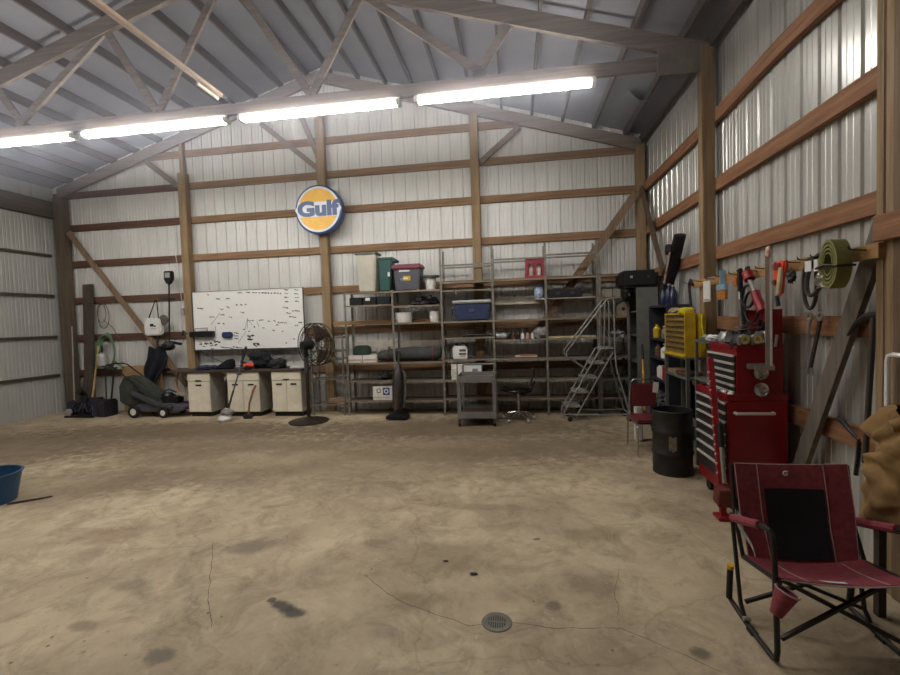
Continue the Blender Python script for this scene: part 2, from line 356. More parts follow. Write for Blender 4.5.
truss(-2.97, 'open timber roof truss with the bright tube lights below it', [(a, z, c, w) for a, z, c, w in WEBS])
truss(-.075, 'timber rafter frame against the top of the back wall', [(2.2, 5.32, 2.93, 4.74), (4.85, 5.86, 6.03, 4.86), (5.72, 5.9, 6.03, 5.12), (10.0, 5.32, 9.27, 4.74)], heel=False)
# ---- diagonal braces
def brace(p, q, w, h, m, label, up): return tag(B().beam(p, q, w, h, up=up).put('diagonal_brace', m), label, 'brace', 'diagonal braces')
BR = wood('brace', '#897158', '#5f4c3a', 'Z')
brace((.32, -.165, 3.93), (2.95, -.165, .56), .11, .04, BR, 'diagonal wooden brace behind the hanging white bag at left', (0, 1, 0))
brace((12.04, -.195, 3.93), (10.2, -.195, 1.45), .14, .04, BR, 'diagonal wooden brace beside the right corner post on the back wall', (0, 1, 0))
brace((12.12, -.2, 4.0), (12.12, -1.36, 2.4), .12, .04, wood('braced', '#675542', '#483b2d', 'Z'), 'dark diagonal brace on right wall beside the corner post', (1, 0, 0))
brace((12.14, -4.53, .02), (12.14, -5.625, 2.36), .135, .04, GB, 'grey weathered diagonal board crossing behind the hook rail', (1, 0, 0))
tag(B().beam((.70, -.28, 0), (.62, -.07, 2.80), .24, .045, up=(0, 1, 0)).put('plank', DK, bev=.004), 'tall dark plank leaning upright beside the left corner post', 'plank')
tag(B().cyl((.33, -.3, 0), (.28, -.19, 1.9), .012, n=8).put('thin_rod', LGREY), 'thin pale rod standing against the left corner post', 'rod')
# ledge board in front of the sign post
tag(B().box(6.25, 8.45, -.19, -.14, 1.73, 1.81).put('ledge_board', wood('ledge', '#b0885a', '#866239', 'X'), bev=.003), 'light wooden ledge board running behind the left shelves', 'board')
# ---- tube lights
TUBE2 = mat('tubeadded', (.9, .9, .9), .4, emit=((1., .985, .97), 24.))  # dimmer tubes for the added, unseen second row
def tube_light(x0, x1, y, label, tm=None):
    t = T('tube_light', label, 'ceiling light', ((x0+x1)/2, y, 4.55), 'row of tube lights on the truss')
    B().prism([(y-.028, 4.658), (y+.028, 4.658), (y+.022, 4.622), (y-.022, 4.622)], x0, x1, 'X').put('fixture', LGREY, t)
    for s in (-1, 1):
        B().cyl((x0+.045, y+s*.042, 4.588), (x1-.045, y+s*.042, 4.588), .019, n=10).put('tube', tm or TUBE, t)
    for e in (x0, x1-.05):
        B().box(e, e+.05, y-.065, y+.065, 4.565, 4.624).put('end_socket', WHITE, t)
    return t
LX = [(8.63, 10.88), (6.19, 8.44), (3.74, 6.02), (1.33, 3.61)]
for (a, c), d in zip(LX, ('rightmost lit tube light below the truss', 'lit tube light second from the right below the truss', 'lit tube light third from the right below the truss', 'lit tube light at the left edge of the row')):
    tube_light(a, c, -2.97, d)
for a, c in LX: tube_light(a, c, -5.9, 'added tube light out of view, second row nearer the front', TUBE2)  # second row out of view, added to brighten the foreground floor
t = T('strip_light', 'unlit beige strip light running towards the viewer from the truss', 'ceiling light', (6.13, -4.3, 4.75))
B().box(6.1, 6.16, -6.2, -3.27, 4.76, 4.80).put('channel', mat('oldpine', '#b09a84', .6, var=.1), t)
B().box(6.11, 6.15, -3.30, -2.995, 4.80, 4.815).put('bracket', GUN, t)
B().cyl((6.09, -3.66, 4.745), (6.09, -3.27, 4.745), .016, n=8).put('tube', LENS, t)
# ---- round sign
t = T('round_sign', 'round light-box sign with yellow halves and blue letters on the post', 'sign', (6.1, -.15, 3.5))
RX = Matrix.Translation((6.1, -.15, 4.0)) @ Matrix.Rotation(PI/2, 4, 'X')
R_ = .475
B().lathe([(0, 0), (R_, 0), (R_, .17), (R_-.02, .18), (0, .18)], n=48, M=RX).put('case', SIGNB, t)
B().lathe([(0, .18), (R_-.035, .18), (R_-.035, .187), (0, .187)], n=48, M=RX).put('face', SIGNW, t)
for sg in (1, -1):
    a0 = math.asin(.145/.40); pts = [(.40*math.cos(a), sg*.40*math.sin(a)) for a in [a0+(PI-2*a0)*i/24 for i in range(25)]]
    B().prism(pts, .187, .191, 'Z', M=RX).put('yellow_half', SIGNY, t, label='yellow upper and lower half of the sign face')
TM = Matrix.Translation((6.09, -.342, 4.0)) @ Matrix.Rotation(PI/2, 4, 'X')
B().prism([(-.475, 0), (-.40, .12), (.40, .12), (.475, 0), (.40, -.12), (-.40, -.12)], .186, .1895, 'Z', M=RX).put('white_band', SIGNW, t)
text_mesh(t, 'lettering', 'Gulf', .40, TM @ Matrix.Diagonal((1.2, .95, 1, 1)), SIGNB, off=.02)
# ---- floor drain, tub, stick
t = T('floor_drain', 'round cast iron floor drain grate in the concrete', 'drain', (9.68, -6.235, 0))
B().lathe([(.055, .002), (.06, .006), (.085, .006), (.09, .001)], o=(9.68, -6.235, 0), n=28).put('rim', mat('castiron', '#6d675b', .6, .3, var=.15), t)
B().lathe([(0, .0012), (.06, .0012)], o=(9.68, -6.235, 0), n=24).put('pit', BLACK, t)
b = B(); rr = math.radians(20)
for i in range(-4, 5):
    h = math.sqrt(max(.0036-(i*.013)**2, 0)); b.box(9.68+i*.013-.003, 9.68+i*.013+.003, -6.235-h, -6.235+h, .0014, .005)
b.box(9.62, 9.74, -6.24, -6.23, .0014, .0052); b.put('grate_bars', MATS['castiron'], t)
tag(B().lathe([(0, .004), (.265, .004), (.27, 0), (.325, .295), (.34, .30), (.34, .31), (.315, .31), (.31, .295), (.255, .02), (0, .02)], o=(4.22, -4.86, 0), n=40).put('plastic_tub', mat('tubblue', '#244a6c', .45, var=.15)), 'round blue plastic tub on the floor at the left edge', 'tub')
tag(B().tube([(4.54, -4.87, .011), (4.62, -4.82, .012), (4.75, -4.72, .011), (4.84, -4.66, .016)], [.011, .011, .01, .008], 7).put('stick', DK), 'dark bent stick on the floor beside the blue tub', 'stick')
def crack(pts, w):
    b = B(); L_ = []
    for p, q in zip(pts, pts[1:]):
        n = max(2, int((Vector(q)-Vector(p)).length/.04))
        for i in range(n): L_.append(Vector(p).lerp(Vector(q), i/n))
    L_.append(Vector(pts[-1])); prev = None
    for i, q in enumerate(L_):
        j = Vector((noise.noise(Vector((q.x*9, q.y*9, 0))), noise.noise(Vector((q.x*9, q.y*9, 5))), 0))*.018
        d = (L_[min(i+1, len(L_)-1)]-L_[max(i-1, 0)]).normalized(); nn = Vector((-d.y, d.x, 0)); ww = w*(.5+.8*abs(noise.noise(q*14)))
        a = b.bm.verts.new((q.x+j.x+nn.x*ww, q.y+j.y+nn.y*ww, .0012)); c = b.bm.verts.new((q.x+j.x-nn.x*ww, q.y+j.y-nn.y*ww, .0012))
        if prev: b.face([prev[0], prev[1], c, a])
        prev = (a, c)
    return S(b.put('floor_crack', mat('crackdark', '#5d5242', .9, var=.2), bpy.data.objects['floor']))
for pts, w in (([(8.74,-5.82),(9.03,-6.08),(9.21,-6.165),(9.53,-6.273),(9.6,-6.25)], .0035), ([(9.77,-6.23),(10.04,-6.258),(10.375,-6.218),(10.47,-6.274),(10.68,-6.418),(10.79,-6.5)], .003), ([(7.3,-5.45),(7.42,-5.62),(7.8,-6.19),(8.0,-6.44)], .003), ([(6.44,-5.65),(6.9,-5.6),(7.35,-5.5)], .002), ([(10.51,-5.6),(10.42,-5.85),(10.39,-6.1)], .002), ([(9.3,-3.5),(10.0,-3.35),(10.5,-3.1),(11.0,-2.5)], .006)):
    crack([(x, y, 0) for x, y in pts], w)
for (x, y, s, m_, w) in ((9.5, -5.75, .03, BLACK, 'dark chip left of the drain'),(9.28,-5.6,.02,RUST,'small brown leaf scrap on the floor'),(9.95,-5.2,.03,LGREY,'pale crumb of concrete on the floor')):
    tag(B().blob((x, y, .006), (s, s*.5, .007), .5, 4, seed=x, nu=9, nv=5, zmin=.001).put('floor_debris', m_), w, 'debris')
# ================================================================ LEFT BACK: whiteboard and workbench
t = T('whiteboard', 'large white marker board covered in notes above the workbench', 'whiteboard', (4.38, -.17, 1.31))
B().box(3.18, 5.62, -.165, -.145, 1.31, 2.52).put('panel', WB, t)
b = B()
for x0, x1, z0, z1 in ((3.17, 5.63, 1.285, 1.315), (3.17, 5.63, 2.515, 2.522), (3.172, 3.182, 1.29, 2.52), (5.618, 5.628, 1.29, 2.52)): b.box(x0, x1, -.175, -.143, z0, z1)
b.put('frame', DGREY, t)
def scribble(b, x, z, w, h=.028, sl=-.12, n=None):
    n = n or max(3, int(w/.019))
    for i in range(n):
        u = x+w*i/n; v = z+sl*w*i/n; k = .010+.016*random.random()
        b.beam((u, -.166, v+random.uniform(-h, h)*.3), (u+k, -.166, v+random.uniform(-h, h)*.5), .0015, .012+.012*random.random(), up=(0, 0, 1))
b = B()
def W2(u, v): return 3.18+2.44*u, 2.52-1.21*v                  # board coordinates 0..1
for u, v, w in ((.14,.05,.05),(.22,.13,.10),(.31,.13,.09),(.04,.28,.14),(.15,.43,.11),(.25,.31,.08),(.31,.28,.09),(.25,.40,.10),(.33,.45,.07),(.22,.55,.06),(.27,.56,.05),(.40,.25,.03),(.44,.25,.03),(.48,.25,.03),(.44,.38,.08),(.42,.04,.1),(.50,.04,.08),
        (.84,.03,.09),(.84,.09,.09),(.84,.155,.09),(.84,.22,.09),(.93,.04,.09),(.93,.10,.09),(.93,.165,.09),(.93,.225,.09),(.82,.32,.12),(.9,.38,.16),(.85,.42,.1),(.87,.48,.16),(.95,.58,.08),(.92,.63,.07),(.5,.52,.13),(.6,.52,.1),(.68,.54,.04),(.73,.54,.05),(.77,.57,.20),(.75,.61,.07),
        (.55,.63,.03),(.63,.65,.05),(.72,.7,.03),(.8,.72,.03),(.45,.67,.05),(.5,.70,.03),(.9,.86,.03),(.95,.92,.03),(.83,.92,.02),(.07,.94,.06),(.15,.98,.06),(.24,.96,.3),(.35,.96,.2),(.55,.95,.06),(.37,.72,.10),(.37,.77,.09),(.37,.82,.10)):
    x, z = W2(u, v); scribble(b, x, z, w)
for i in range(10): x, z = W2(.555+.027*i, .05+.004*i); scribble(b, x, z, .035)
for (u, v, r) in ((.51, .78, .05), (.51, .84, .045), (.56, .92, .06), (.1, .88, .12), (.2, .86, .1), (.14, .91, .1)):
    for _ in range(7): x, z = W2(u+random.uniform(-r, r)*.5, v+random.uniform(-.02, .02)); scribble(b, x, z, .05)
for (u0, v0, u1, v1) in ((.16,.57,.25,.37),(.47,.66,.50,.48),(.5,.5,.49,.66),(.58,.53,.6,.64),(.4,.9,.48,.7),(.5,.5,.54,.6),(.08,.83,.2,.83),(.2,.6,.2,.75)):
    p, q = W2(u0, v0), W2(u1, v1); b.beam((p[0], -.166, p[1]), (q[0], -.166, q[1]), .0015, .007)
b.put('marker_writing', TEXT, t, label='rows of small dark handwritten notes', kind='stuff')
t = T('magnetic_tray', 'black tray with a wire handle fixed on the whiteboard lower left', 'tray', (3.42, -.22, 1.58))
b = B(); b.box(3.13, 3.66, -.27, -.17, 1.58, 1.70); b.put('tray_body', BLK2, t, bev=.012)
B().tube([(3.24, -.22, 1.70), (3.24, -.22, 1.76), (3.52, -.22, 1.765), (3.52, -.22, 1.70)], .007, 6).put('wire_handle', GUN, t)
tag(B().box(3.84, 4.06, -.24, -.167, 1.55, 1.67).put('marker_holder', mat('bluecan', '#24335c', .5), bev=.02), 'small dark blue holder stuck on the whiteboard beside the black tray', 'holder')
# worktop and cabinets
YF = -.63
tag(B().box(2.90, 5.76, YF-.03, -.16, .885, .925).put('worktop', BT, bev=.005), 'long dark worn worktop over the three cream cabinets', 'worktop')
def cabinet(x0, x1, doors, label):
    t = T('base_cabinet', label, 'cabinet', ((x0+x1)/2, -.45, 0), 'cream base cabinets under the worktop')
    b = B(); b.box(x0, x1, YF+.02, -.18, .09, .88); b.put('carcass', mat('cabside', '#a39b8c', .65, var=.12), t)
    B().box(x0+.02, x1-.02, YF+.06, -.22, 0, .09).put('toe_kick', BLACK, t)
    d = B().box(x0+.005, x1-.005, YF, YF+.019, .715, .875).put('drawer', CREAM, t, bev=.006)
    if doors == 2 and x0 < 4.6: B().box((x0+x1)/2-.12, (x0+x1)/2-.02, YF-.012, YF, .83, .855).put('handle', RUST, d)
    else: B().box((x0+x1)/2-.06, (x0+x1)/2+.06, YF-.012, YF, .715, .735).put('handle', GUN, d)
    w = (x1-x0-.01)/doors
    for i in range(doors):
        a = x0+.005+w*i; dr = B().box(a+.003, a+w-.003, YF, YF+.019, .10, .702).put('door', CREAM, t, bev=.006)
        cxm = a+w*.5; B().box(cxm-.06, cxm+.06, YF-.014, YF, .62, .65).put('handle', GUN, dr, bev=.004)
    return t
cabinet(3.32, 3.81, 1, 'cream single-door cabinet, leftmost under the worktop')
cabinet(4.18, 4.86, 2, 'cream two-door cabinet in the middle with chipped drawer and tools leaning on it')
cabinet(5.12, 5.73, 2, 'cream two-door cabinet at the right end beside the pedestal fan')
# stuff on the worktop
ZT = .925
tag(B().blob((3.62, -.42, ZT+.035), (.24, .16, .05), .3, 5, 2, zmin=ZT+.001).put('rag', mat('ragnavy', '#2a2c48', .9, var=.3, scale=10, bump=.3)), 'navy folded cloth lying on the left of the worktop', 'cloth')
b = B(); b.prism([(3.76, ZT+.001), (4.19, ZT+.001), (4.18, .19+ZT), (4.12, .21+ZT)], -.5, -.3); tag(b.put('tool_bag', BLKCL, bev=.03), 'black wedge-shaped bag on the worktop below the whiteboard', 'bag')
t = T('power_drill', 'orange power drill lying on the worktop left of the black jacket', 'drill', (4.58, -0.46, ZT))
B().tube([(4.49, -0.51, ZT+.06), (4.57, -0.50, ZT+.08), (4.69, -0.48, ZT+.075)], [.045, .055, .05], 10).put('body', ORANGE, t); B().cyl((4.69, -0.48, ZT+.075), (4.78, -0.46, ZT+.07), .03, .012).put('chuck', BLACK, t)
B().tube([(4.55, -0.50, ZT+.05), (4.61, -0.62, ZT+.035)], [.03, .035], 8).put('grip', BLACK, t); B().box(4.57, 4.69, -.66, -.58, ZT, ZT+.06).put('battery', BLACK, t, bev=.01)
tag(B().tube([(4.43, -0.46, ZT+.05), (4.39, -0.44, ZT+.14), (4.49, -0.43, ZT+.1)], .035, 8).put('tool_holster', BLACK), 'black holster lying beside the orange drill', 'holster')
b = B(); b.blob((4.80, -.36, ZT+.13), (.2, .15, .17), .35, 4, 5, 26, 16, zmin=ZT+.001); b.blob((4.71, -.38, ZT+.25), (.2, .14, .1), .3, 4, 9); tag(b.put('jacket', BLKCL), 'black jacket thrown in a heap on the worktop', 'jacket')
tag(B().blob((5.15, -.40, ZT+.07), (.17, .15, .12), .45, 5, 11, 24, 14, zmin=ZT+.001).put('sweatshirt', mat('camo', '#2c2d2c', .9, col2='#15161a', scale=9, bump=.3)), 'dark crumpled clothing right of the black jacket heap', 'clothing')
tag(B().cb((5.58, -.42, ZT+.021), (.26, .22, .04), (0, 0, .2)).put('paper_stack', WHITE, bev=.004), 'stack of white paper at the right end of the worktop', 'paper')
tag(B().tube([(3.2, -.08, 1.3), (3.5, -.1, 1.14), (3.8, -.14, 1.03), (4.2, -.2, .965)], .006, 6).put('power_cable', BLACK), 'thin black cable drooping from below the whiteboard', 'cable')
# string trimmer leaning on the middle cabinet
t = T('string_trimmer', 'string trimmer with white guard leaning against the middle cabinet', 'trimmer', (4.38, -1.02, 0))
B().cyl((4.40, -1.0, .14), (4.62, -.66, 1.30), .014, n=10).put('shaft', mat('trimshaft', '#565f72', .45, .3), t)
B().cyl((4.577, -.73, 1.06), (4.635, -.64, 1.38), .024, n=10).put('grip', BLACK, t)
B().lathe([(0, 0), (.09, 0), (.12, .05), (.10, .09), (.05, .12), (0, .13)], o=(4.37, -1.03, .0), n=20).put('guard', WHITE, t)
B().blob((4.40, -1.0, .17), (.12, .10, .08), .2, 4, 1).put('motor_housing', mat('trimhead', '#8c8881', .5, var=.3), t); B().cyl((4.411, -.98, .2), (4.48, -.88, .56), .02, n=8).put('lower_sleeve', GUN, t)
t = T('sledge_hammer', 'wooden-handled sledge hammer standing on its head by the middle cabinet', 'hammer', (4.72, -.82, 0))
B().tube([(4.72, -.82, .05), (4.735, -.78, .3), (4.78, -.72, .52), (4.82, -.68, .63)], [.017, .018, .022, .02], 8).put('handle', mat('oldhandle', '#8b5a41', .6, var=.2), t)
B().cb((4.72, -.825, .05), (.17, .08, .085), (0, 0, .15)).put('head', GUN, t, bev=.015)
# beige hose coil at left bench end
b = B()
for i in range(3): b.tube(arc((3.08+.02*i, -.46-.03*i, .66), .13+.012*i, 0, 2*PI*19/20, 19, 'XZ', ry=.25), .016, 7, closed=True)
tag(b.put('hose_coil', mat('tanhose', '#a58a6a', .6, var=.15)), 'coiled tan hose hanging at the left end of the worktop', 'hose')
# ---------------------------------------------------------------- left corner
t = T('lawn_mower', 'push lawn mower with a dark grass bag and white wheel hubs', 'lawn mower', (2.3, -.78, 0))
def wheel(c, r, w, t):
    wh = B().lathe([(r*.5, -w/2), (r*.9, -w/2), (r, -w*.3), (r, w*.3), (r*.9, w/2), (r*.5, w/2)], n=24, M=Matrix.Translation(c) @ Matrix.Rotation(PI/2, 4, 'X')).put('wheel', BLACK, t)
    B().lathe([(0, w*.62), (r*.3, w*.6), (r*.66, w*.45), (r*.66, -w*.45), (0, -w*.45)], n=20, M=Matrix.Translation(c) @ Matrix.Rotation(PI/2, 4, 'X')).put('hub', WHITE, wh)
for x, y, r in ((2.05, -.99, .125), (2.71, -.99, .105), (2.05, -.49, .125), (2.71, -.49, .105)): wheel((x, y, r), r, .05, t)
b = B(); b.prism([(1.98, .12), (2.95, .10), (3.12, .14), (3.14, .2), (2.9, .26), (2.5, .29), (2.1, .27), (1.98, .2)], -.955, -.53); b.put('deck', mat('mowdeck', '#57525c', .5, var=.2), t, bev=.02)
b = B(); b.cyl((2.62, -.74, .28), (2.62, -.74, .42), .15, n=18); b.cyl((2.62, -.74, .42), (2.62, -.74, .47), .12, .09, n=18); b.box(2.70, 2.92, -.84, -.66, .28, .40); b.put('engine', BLK2, t, bev=.008)
b = B(); b.prism([(1.62, .30), (1.62, .62), (1.75, .84), (2.0, .80), (2.55, .42), (2.72, .26), (2.5, .24), (2.1, .22), (1.85, .20)], -.90, -.58); b.put('grass_bag', mat('grassbag', '#3a3d36', .9, var=.25, scale=12), t, bev=.04)
b = B()
for y in (-.93, -.55): b.tube([(2.42, y, .28), (2.0, y, .72), (1.55, y, 1.05), (1.42, y, 1.08)], .014, 8)
b.tube([(1.42, -.93, 1.08), (1.40, -.74, 1.085), (1.42, -.55, 1.08)], .014, 8); b.put('handle_bar', BLACK, t)
B().tube([(2.0, -.96, .5), (2.5, -.985, .3), (2.9, -.97, .2)], [.05, .06, .045], 8).put('discharge_cover', DGREY, t)
B().tube([(2.5, -.7, .5), (2.62, -.7, .53), (2.78, -.7, .47)], .018, 6).put('pull_grip', DGREY, t)
t.location += Vector((.13, .26, 0))
t = T('snow_thrower', 'small dark purple-grey snow thrower in the left back corner', 'snow thrower', (1.05, -.55, 0))
b = B()
for x in (.62, 1.24): b.prism([(-.82, .02), (-.80, .30), (-.66, .36), (-.52, .24), (-.50, .03)], x, x+.012, 'X')
b.grid(lambda u, v: Vector((.62+.63*u, -.66+.17*math.sin(-.3+v*2.6), .185-.165*math.cos(-.3+v*2.6)+.0)), 8, 12, th=.012); b.put('auger_housing', PURP, t)
B().box(.60, 1.27, -.84, -.80, .005, .04).put('scraper_bar', BLACK, t); b = B()
for k in range(9): a = k*.8; b.cb((.67+k*.068, -.70, .17), (.03, .10, .22), (a, 0, .25))
b.cyl((.63, -.70, .17), (1.24, -.70, .17), .025, n=8); b.put('auger', mat('auger', '#2c2833', .5), t)
b = B(); b.box(.76, 1.12, -.56, -.34, .12, .36); b.put('motor_shroud', mat('plumdark', '#38313f', .5, var=.25), t, bev=.04); B().tube([(.86, -.6, .33), (.86, -.62, .46), (.86, -.72, .54)], [.07, .06, .07], 10).put('chute', BLACK, t)
b = B(); b.box(1.30, 1.52, -.78, -.45, .0, .34); b.put('side_battery_box', mat('plumblack', '#2a252d', .55, var=.3), t, bev=.03)
for x in (.68, 1.18): B().cyl((x-.03, -.40, .10), (x+.03, -.40, .10), .10, n=18).put('wheel', BLACK, t)
b = B(); b.tube([(.75, -.38, .25), (.78, -.32, .75), (.80, -.3, .95)], .014, 8); b.tube([(1.15, -.38, .25), (1.12, -.34, .75), (1.10, -.3, .95)], .014, 8); b.cyl((.80, -.3, .95), (1.10, -.3, .95), .014, n=8); b.put('handle_frame', BLACK, t)
B().box(.64, .76, -.856, -.842, .05, .12).put('white_sticker', LGREY, t)
B().cyl((.72, -.82, .13), (.72, -.865, .13), .06, n=14).put('side_cap', LGREY, t)
t.location += Vector((-.06, .12, 0))
for k, (p, q, m_, l) in enumerate((((.98, -.40, .35), (1.22, -.14, 1.42), YEL, 'yellow-handled tool leaning in the corner behind the snow thrower'),)):
    tag(B().cyl((.72, -.30, .0), (.93, -.21, 1.45), .018, n=8).put('long_rake', mat('palehandle', '#c2a765', .6, var=.15)), l, 'rake')
tag(B().beam((.42, -.3, 0), (.62, -.13, 1.2), .03, .08).put('wooden_board', DK), 'dark narrow wooden board leaning in the corner behind the snow thrower', 'board')
b = B(); b.cyl((1.22, -.32, 0), (1.20, -.14, .95), .018, n=8); b.cyl((1.20, -.14, .95), (1.26, -.14, .97), .018, n=8); tag(b.put('black_pole', BLACK), 'black pole standing between green hose and lawn mower', 'pole')
tag(B().box(1.38, 2.3, -.12, -.07, .02, 1.0).put('cardboard_sheet', CARD), 'flat brown cardboard sheet against the wall behind the mower', 'cardboard')
t = T('garden_hose', 'green garden hose coiled on the wall around a white sprayer', 'hose', (1.35, -.12, .92))
for i in range(4):
    B().tube([(1.33+(.15+.022*i)*math.cos(a), -.12-.022*i, 1.33+(.39-.012*i)*math.sin(a)) for a in [2*PI*k/28 for k in range(28)]], .018, 7, closed=True).put('coil', HOSE, t)
B().tube([(1.5, -.14, 1.1), (1.62, -.16, 1.02), (1.75, -.2, .98)], .016, 7).put('loose_end', HOSE, t)
t.location.x -= .26
t = T('pump_sprayer', 'white pump sprayer tank hanging inside the green hose coil', 'sprayer', (1.36, -.27, 1.05))
B().lathe([(0, 0), (.10, .0), (.115, .02), (.115, .26), (.08, .33), (.03, .36), (0, .36)], o=(1.36, -.31, 1.06), n=20).put('tank', LGREY, t); B().cyl((1.36, -.31, 1.42), (1.36, -.31, 1.60), .022, n=8).put('pump', BLACK, t)
t.location += Vector((-.26, 0, -.03)); t.scale = (.85, .85, .8)
b = B(); b.tube(arc((.93, -.05, 2.10), .14, 0, 2*PI*23/24, 23, 'XZ', ry=.27), .008, 6, closed=True); b.tube(arc((.90, -.06, 2.16), .11, 0, 2*PI*19/20, 19, 'XZ', ry=.2), .008, 6, closed=True); b.tube([(.92, -.05, 2.02), (1.15, -.06, 1.85), (1.3, -.06, 1.6)], .008, 6)
tag(b.put('wire_loop', mat('wire', '#6b5440', .6)), 'loose loop of brown wire hanging from the wall near the left corner', 'wire')
t = T('bag_spreader', 'white shoulder bag seed spreader with black straps hanging on the wall', 'spreader', (2.2, -.26, 1.55))
b = B(); b.prism([(1.98, 1.58), (2.42, 1.58), (2.46, 1.70), (2.43, 2.0), (2.02, 2.02), (1.96, 1.8)], -.38, -.21); b.put('bag', WHITE, t, bev=.03)
B().tube([(2.03, -.29, 1.95), (2.2, -.2, 2.42), (2.22, -.17, 2.47)], .022, 6, flat=.4).put('strap', BLACK, t); B().tube([(2.4, -.29, 1.62), (2.38, -.32, 1.9), (2.24, -.18, 2.46)], .022, 6, flat=.4).put('strap', BLACK, t)
B().box(2.16, 2.26, -.386, -.378, 1.80, 1.87).put('printed_patch', BLACK, t); B().box(2.18, 2.33, -.384, -.379, 1.74, 1.75).put('printed_line', DGREY, t); B().box(2.27, 2.32, -.386, -.378, 1.79, 1.83).put('printed_patch', BLACK, t)
B().lathe([(.0, 0), (.12, 0), (.13, .02), (.13, .05), (.05, .07), (0, .07)], n=22, M=Matrix.Translation((2.5, -.26, 1.95)) @ Matrix.Rotation(PI/2, 4, 'X')).put('spinner_disc', mat('spin', '#55514c', .5), t)
t.location += Vector((.06, .10, .07)); t.scale = (.80, .7, .85)
t = T('work_apron', 'dark navy work coat hanging below the white spreader bag', 'coat', (2.3, -.2, .42))
def coat(u, v):
    z = 1.38-v*.98; w = .17+.05*min(1, v*3)-.32*max(0, v-.45); x = 2.34-.36*max(0, v-.25)+w*(u-.5)*2
    return Vector((x, -.245-.05*math.sin(u*PI)-.04*math.sin(u*11+v*4), z+.04*math.sin(u*9)))
B().grid(coat, 20, 14, th=.03).put('cloth', mat('coatcloth', '#12141d', .9, var=.3, scale=12, bump=.3), t)
B().cyl((2.36, -.25, 1.32), (2.36, -.2, 1.64), .02, n=8).put('hanging_loop', BLACK, t)
t = T('edge_trimmer', 'electric edge trimmer hanging upside down on the wall left of the whiteboard', 'trimmer', (2.65, -.2, 1.3))
B().cyl((2.62, -.2, 1.5), (2.69, -.2, 2.76), .015, n=8).put('shaft', BLACK, t)
b = B(); b.prism([(2.60, 2.98), (2.80, 2.98), (2.80, 2.80), (2.73, 2.70), (2.66, 2.70), (2.60, 2.80)], -.25, -.16); b.put('handle_head', BLK2, t, bev=.02); B().box(2.645, 2.755, -.256, -.249, 2.84, 2.94).put('grip_opening', LGREY, t)
B().tube([(2.55, -.2, 2.42), (2.52, -.3, 2.41), (2.8, -.3, 2.39), (2.80, -.2, 2.40)], .014, 7).put('d_handle', BLACK, t)
b = B(); b.blob((2.63, -.24, 1.42), (.13, .1, .10), .25, 4, 3); b.cb((2.8, -.22, 1.47), (.22, .05, .05), (0, .2, 0)); b.put('motor_head', BLACK, t)
t = T('pull_cord', 'pale cord hanging down the wall behind the edge trimmer handle', 'cord', (2.75, -.05, 1.7)); B().cyl((2.72, -.06, 3.9), (2.86, -.06, 2.2), .006, n=6).put('cord', WHITE, t); B().box(2.82, 2.89, -.08, -.03, 2.05, 2.2).put('cord_end', LGREY, t)
tag(B().tube([(2.84, -.1, 1.62), (2.9, -.13, 1.72), (2.98, -.13, 1.66), (3.02, -.12, 1.68)], .018, 7).put('hook_clamp', DGREY), 'small grey clamp hooked on the wall board right of the edge trimmer', 'clamp')
# ================================================================ FAN and low pipe frame
t = T('pedestal_fan', 'large pedestal fan with a round wire cage and heavy disc base', 'fan', (6.06, -1.05, 0))
FANM = mat('fanmetal', '#30271f', .55, .4, var=.2)
B().lathe([(0, .0), (.35, 0), (.36, .015), (.33, .03), (.1, .05), (.05, .09), (0, .09)], o=(6.06, -1.05, 0), n=36).put('base', FANM, t)
B().cyl((6.06, -1.05, .08), (6.06, -1.05, 1.15), .03, n=12).put('pole', FANM, t); B().cyl((6.06, -1.05, .9), (6.06, -1.05, 1.2), .042, n=12).put('height_collar', DGREY, t)
FM = Matrix.Translation((6.19, -.90, 1.40)) @ Matrix.Rotation(math.radians(156), 4, 'Z') @ Matrix.Rotation(math.radians(90), 4, 'X')
def fanpt(r, a, h): return FM @ Vector((r*math.cos(a), r*math.sin(a), h))
b = B()
for rr_, h in ((.39, 0), (.385, .09), (.385, -.09), (.29, .125), (.29, -.125), (.18, .14), (.18, -.14), (.08, .145)):
    b.tube([fanpt(rr_, 2*PI*k/36, h) for k in range(36)], .006 if rr_ < .38 else .009, 5, closed=True)
for k in range(40):
    a = 2*PI*k/40
    for sg in (1, -1): b.tube([fanpt(.06, a, sg*.148), fanpt(.2, a, sg*.142), fanpt(.31, a, sg*.12), fanpt(.385, a, sg*.05), fanpt(.39, a, 0)], .003, 4)
b.put('cage', FANM, t)
for k in range(3):
    a0 = 2*PI*k/3
    def bl(u, v, a0=a0): r = .05+.30*u; a = a0+(v-.5)*(.5+.9*u); return fanpt(r, a, -.03+.07*v)
    B().grid(bl, 8, 6, th=.004).put('blade', mat('fanblade', '#4c3a2c', .5, .3, var=.2), t)
b = B(); b.cyl(fanpt(0, 0, -.10), fanpt(0, 0, -.32), .085, .07, n=16); b.cyl((6.06, -1.05, 1.15), fanpt(0, 0, -.24), .035, n=8); b.put('motor', BLACK, t)
t = T('pipe_frame', 'low bare steel frame of horizontal bars between fan and shelves', 'frame', (6.1, -.5, 0))
for x, y in ((5.9, -.5), (6.54, -.5), (5.9, -.2), (6.54, -.2)): B().box(x-.016, x+.016, y-.016, y+.016, 0, 1.55).put('leg', UPR, t)
for z in (1.5, 1.24, 1.08, .7, .2):
    for y in (-.5, -.2): B().box(5.88, 6.56, y-.012, y+.012, z-.016, z+.016).put('rail', UPR, t)
for z in (1.5, .7, .2):
    for x in (5.9, 6.54): B().box(x-.012, x+.012, -.5, -.2, z-.016, z+.016).put('end_rail', UPR, t)
